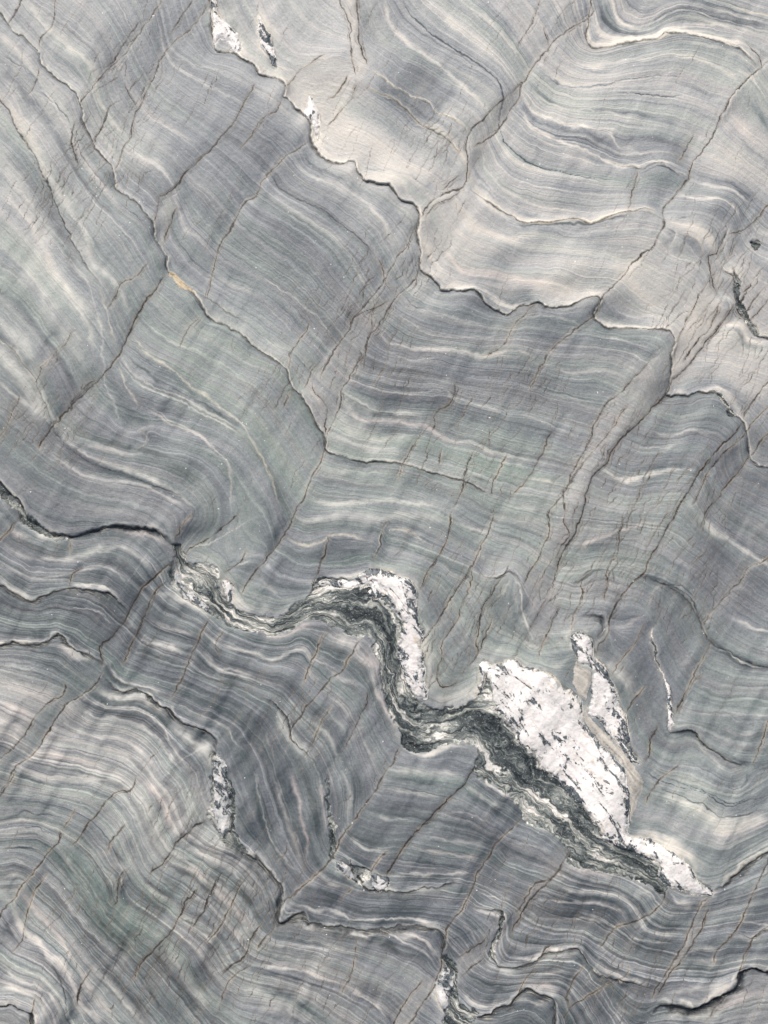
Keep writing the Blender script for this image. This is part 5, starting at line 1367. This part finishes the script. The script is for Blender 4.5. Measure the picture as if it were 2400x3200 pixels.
def schist_material():
    m, nt, bsdf = nodes("dark_schist"); g = G(nt)
    ph, t, ct, k, sm, ex, geo, x, y = common(g)
    w1 = g.noise(geo, 16, 3, .55); w2 = g.noise(geo, 34, 2, .5)
    p2 = g.m('ADD', ph, g.m('ADD', g.m('MULTIPLY', g.m('SUBTRACT', w1, .5), 60), g.m('MULTIPLY', g.m('SUBTRACT', w2, .5), 34)))
    f1 = g.noise(g.vec(g.m('MULTIPLY', p2, 1/8.0), g.m('MULTIPLY', x, 7), g.m('MULTIPLY', y, 7)), 1, 4, .7)
    f2 = g.noise(g.vec(g.m('MULTIPLY', p2, 1/24.0), g.m('MULTIPLY', x, 4), g.m('MULTIPLY', y, 4)), 1, 2, .6)
    pat = g.noise(geo, 7, 3, .6)
    v = g.m('ADD', g.m('MULTIPLY', f1, 1.0), g.m('MULTIPLY', g.m('SUBTRACT', f2, .5), .8)); v = g.m('ADD', v, g.m('MULTIPLY', g.m('SUBTRACT', pat, .50), .6))
    col = g.ramp(v, [(.33, (.018,.024,.027)), (.44, (.055,.068,.070)), (.53, (.150,.166,.160)), (.61, (.32,.325,.295)), (.72, (.66,.63,.59))])
    gl = g.noise(geo, 210, 2, .7); col = g.mix(g.rng(gl, .62, .7, 0, .6), col, (.55, .55, .52, 1))
    col = g.mix(g.m('MULTIPLY', crkless(g, k), .5, clamp=True), col, (.10, .085, .06, 1))
    g.put(bsdf.inputs['Base Color'], col); g.put(bsdf.inputs['Roughness'], g.rng(gl, .4, .7, .55, .3)); bsdf.inputs['Specular IOR Level'].default_value = .5
    h = g.m('ADD', g.m('MULTIPLY', f1, 2.6), g.m('MULTIPLY', gl, .5))
    bp = g.new('ShaderNodeBump'); bp.inputs['Strength'].default_value = .9; bp.inputs['Distance'].default_value = .004; g.put(bp.inputs['Height'], h); g.put(bsdf.inputs['Normal'], bp.outputs[0])
    return m
def crkless(g, k): return k[1]

def quartz_material(name, grey):
    m, nt, bsdf = nodes(name); g = G(nt)
    ph, t, ct, k, sm, ex, geo, x, y = common(g)
    ed = ex[1]
    n1 = g.noise(geo, 26, 3, .6); n2 = g.noise(geo, 150, 3, .7)
    # black films gather in streaks leaning the same way as the vein
    al_ = g.m('SUBTRACT', g.m('MULTIPLY', x, .6), g.m('MULTIPLY', y, .8)); ac_ = g.m('ADD', g.m('MULTIPLY', x, .8), g.m('MULTIPLY', y, .6))
    st = g.noise(g.vec(g.m('MULTIPLY', al_, 9), g.m('MULTIPLY', ac_, 24), 3.0), 1, 5, .72, 1.0); rg = g.noise(geo, 70, 2, .7)
    blk = g.m('ADD', st, g.m('MULTIPLY', g.m('SUBTRACT', rg, .5), .30)); blk = g.m('ADD', blk, g.m('MULTIPLY_ADD', ed, .10, grey*.07))
    bm = g.rng(blk, .572, .615)
    col = g.ramp(g.m('ADD', g.m('MULTIPLY', n1, .6), g.m('MULTIPLY', n2, .4)), [(.3, (.46,.435,.415)), (.45, (.60,.57,.55)), (.6, (.70,.67,.65)), (.75, (.77,.745,.725))])
    col = g.mix(g.m('MULTIPLY', k[2], .7, clamp=True), col, (.52, .43, .26, 1))
    col = g.mix(g.m('MULTIPLY', g.rng(n1, .35, .62, grey, grey*.35), 1.0), col, (.22, .24, .25, 1))
    tv = g.noise(g.vec(g.m('MULTIPLY', al_, 2.0), g.m('MULTIPLY', ac_, 5.5), 8.0), 1, 4, .55); tl_ = g.m('MULTIPLY', g.rng(g.m('ABSOLUTE', g.m('SUBTRACT', tv, .5)), .0, .012, .6, 0), g.rng(n1, .45, .6))
    col = g.mix(tl_, col, (.40, .31, .19, 1))
    col = g.mix(g.rng(blk, .52, .62, 0, .45), col, (.35, .37, .38, 1))
    em = g.rng(g.m('ADD', g.noise(geo, 45, 4, .7), g.m('MULTIPLY', ed, .24)), .63, .74, 0, .75)
    col = g.mix(em, col, (.27, .28, .27, 1)); col = g.mix(g.rng(g.noise(geo, 14, 3, .6), .5, .66, 0, .38), col, (.42, .42, .415, 1))
    col = g.mix(bm, col, g.mix(g.rng(n2, .4, .6), (.022,.030,.038, 1), (.12,.14,.15, 1)))
    g.put(bsdf.inputs['Base Color'], col); g.put(bsdf.inputs['Roughness'], .48); bsdf.inputs['Specular IOR Level'].default_value = .45
    h = g.m('ADD', g.m('MULTIPLY', n1, 1.2), g.m('MULTIPLY', n2, .8)); h = g.m('SUBTRACT', h, g.m('MULTIPLY', bm, 1.2))
    bp = g.new('ShaderNodeBump'); bp.inputs['Strength'].default_value = .8; bp.inputs['Distance'].default_value = .003; g.put(bp.inputs['Height'], h); g.put(bsdf.inputs['Normal'], bp.outputs[0])
    return m

def buff_material(name, c0, c1):
    m, nt, bsdf = nodes(name); g = G(nt)
    ph, t, ct, k, sm, ex, geo, x, y = common(g)
    n1 = g.noise(g.vec(g.m('MULTIPLY', ph, 1/9.0), g.m('MULTIPLY', x, 6), g.m('MULTIPLY', y, 6)), 1, 3, .6); n2 = g.noise(geo, 160, 3, .7)
    col = g.ramp(g.m('ADD', g.m('MULTIPLY', n1, .6), g.m('MULTIPLY', n2, .4)), [(.3, (.10,.095,.085)), (.42, c0), (.65, c1)])
    g.put(bsdf.inputs['Base Color'], col); bsdf.inputs['Roughness'].default_value = .6
    bp = g.new('ShaderNodeBump'); bp.inputs['Strength'].default_value = .6; bp.inputs['Distance'].default_value = .002; g.put(bp.inputs['Height'], g.m('ADD', n1, n2)); g.put(bsdf.inputs['Normal'], bp.outputs[0])
    return m
M_ROCK = rock_material(); M_SCH = schist_material(); M_Q = quartz_material('white_quartz', 0.0); M_QG = quartz_material('grey_quartz', .75)
M_BUFF = buff_material("buff_mineral", (.30,.28,.25), (.48,.45,.40)); M_OCH = buff_material("ochre_crust", (.30,.24,.16), (.48,.40,.28))

# ------------------------------------------------------------------ meshes
root = bpy.data.objects.new("banded_rock", None); scene.collection.objects.link(root)
root.location = (0, 0, -.02)
root["label"] = "large slab of blue grey banded rock with wavy folds, brown cracks and white quartz veins"
root["category"] = "rock"
root["kind"] = "thing"

co = np.empty((NY, NX, 3), np.float32)
co[..., 0] = (X-W0/2)*PX; co[..., 1] = (H0/2-Y)*PX; co[..., 2] = Z
co = co.reshape(-1, 3)
idx = np.arange(NX*NY).reshape(NY, NX)
quads = np.stack([idx[:-1,:-1], idx[1:,:-1], idx[1:,1:], idx[:-1,1:]], -1).reshape(-1, 4)
fpart = FP[:-1, :-1].reshape(-1)
# smooth normals of the whole surface, so that parts meet without a seam
gz_y, gz_x = np.gradient(Z.astype(np.float64), -YS*PX, XS*PX)
nrm = np.stack([-gz_x, -gz_y, np.ones_like(gz_x)], -1); nrm /= np.linalg.norm(nrm, axis=-1, keepdims=True); nrm = nrm.reshape(-1, 3).astype(np.float32)

t4[..., 3] *= soft; t4[..., 0] += .5 + -.02 + .075*np.clip(1-Y/1400, 0, 1); np.clip(t4, 0, 1, out=t4)  # brighter light toward the top edge, painted into the lightness
A_tint = t4.reshape(-1, 4)
A_marks = np.stack([np.clip(tone, -1.4, 1.6)+2.0, np.clip(crack, 0, 1), np.clip(yel, 0, 1), np.clip(seam, 0, 1)], -1).reshape(-1, 4).astype(np.float32)
A_stain = np.stack([np.clip(pink, 0, 1), edge, np.clip(cream, 0, 1), np.ones_like(Z)], -1).reshape(-1, 4).astype(np.float32)
A_phi = PHI.reshape(-1)

def build_part(pid, name, label, mat):
    sel = quads[fpart == pid]
    if len(sel) < 12: return None
    used, inv = np.unique(sel, return_inverse=True); inv = inv.reshape(-1, 4).astype(np.int32)
    me = bpy.data.meshes.new(name)
    me.vertices.add(len(used)); me.vertices.foreach_set('co', co[used].ravel())
    me.loops.add(inv.size); me.loops.foreach_set('vertex_index', inv.ravel())
    me.polygons.add(len(inv)); me.polygons.foreach_set('loop_start', np.arange(0, inv.size, 4, dtype=np.int32))
    me.polygons.foreach_set('use_smooth', np.ones(len(inv), bool))
    me.update(calc_edges=True)
    a = me.attributes.new('phi', 'FLOAT', 'POINT'); a.data.foreach_set('value', A_phi[used])
    for nm, arr in (('tint', A_tint), ('marks', A_marks), ('stain', A_stain)):
        a = me.attributes.new(nm, 'FLOAT_COLOR', 'POINT'); a.data.foreach_set('color', arr[used].ravel())
    me.normals_split_custom_set_from_vertices(nrm[used])
    me.materials.append(mat)
    o = bpy.data.objects.new(name, me); scene.collection.objects.link(o); o.parent = root
    if label: o["label"] = label
    return o
for pid, (name, label) in enumerate(parts):
    mat = {'quartz_vein': M_Q, 'schist_band': M_SCH}.get(name, M_ROCK)
    if name == 'mineral_lens': mat = M_OCH if 'ochre' in label else M_BUFF
    if name == 'quartz_vein' and any(w in label for w in ('speckled', 'wedge at', 'knot', 'lower step', 'rim')): mat = M_QG
    build_part(pid, name, label, mat)

# thickness of the slab: its sides and underside
def body():
    rim = np.r_[idx[0, :], idx[1:, -1], idx[-1, -2::-1], idx[-2:0:-1, 0]]
    top = co[rim]; n = len(rim); rng_ = np.random.default_rng(3)
    rows = [top]
    for d, w in ((.10, .02), (.25, .05), (.42, .01)):
        r = top.copy(); r[:, 2] = -d; c = r[:, :2]; r[:, :2] = c*(1+w/2)+rng_.normal(0, .006, c.shape); rows.append(r)
    v = np.vstack(rows).astype(np.float32); f = []
    for k in range(len(rows)-1):
        for i in range(n):
            j = (i+1) % n; f.append((k*n+i, k*n+j, (k+1)*n+j, (k+1)*n+i))
    f.append(tuple(range((len(rows)-1)*n, len(rows)*n)))
    me = bpy.data.meshes.new("rock_base"); me.from_pydata(v.tolist(), [], f); me.update()
    for nm, val in (('tint', (.4, .2, .1, .5)), ('marks', (2.0, 0, 0, 0)), ('stain', (0, 0, 0, 1))):
        a = me.attributes.new(nm, 'FLOAT_COLOR', 'POINT'); a.data.foreach_set('color', np.tile(np.array(val, np.float32), len(v)))
    a = me.attributes.new('phi', 'FLOAT', 'POINT'); a.data.foreach_set('value', (v[:, 2]*900).astype(np.float32))
    me.materials.append(M_ROCK)
    o = bpy.data.objects.new("rock_base", me); scene.collection.objects.link(o); o.parent = root
body()
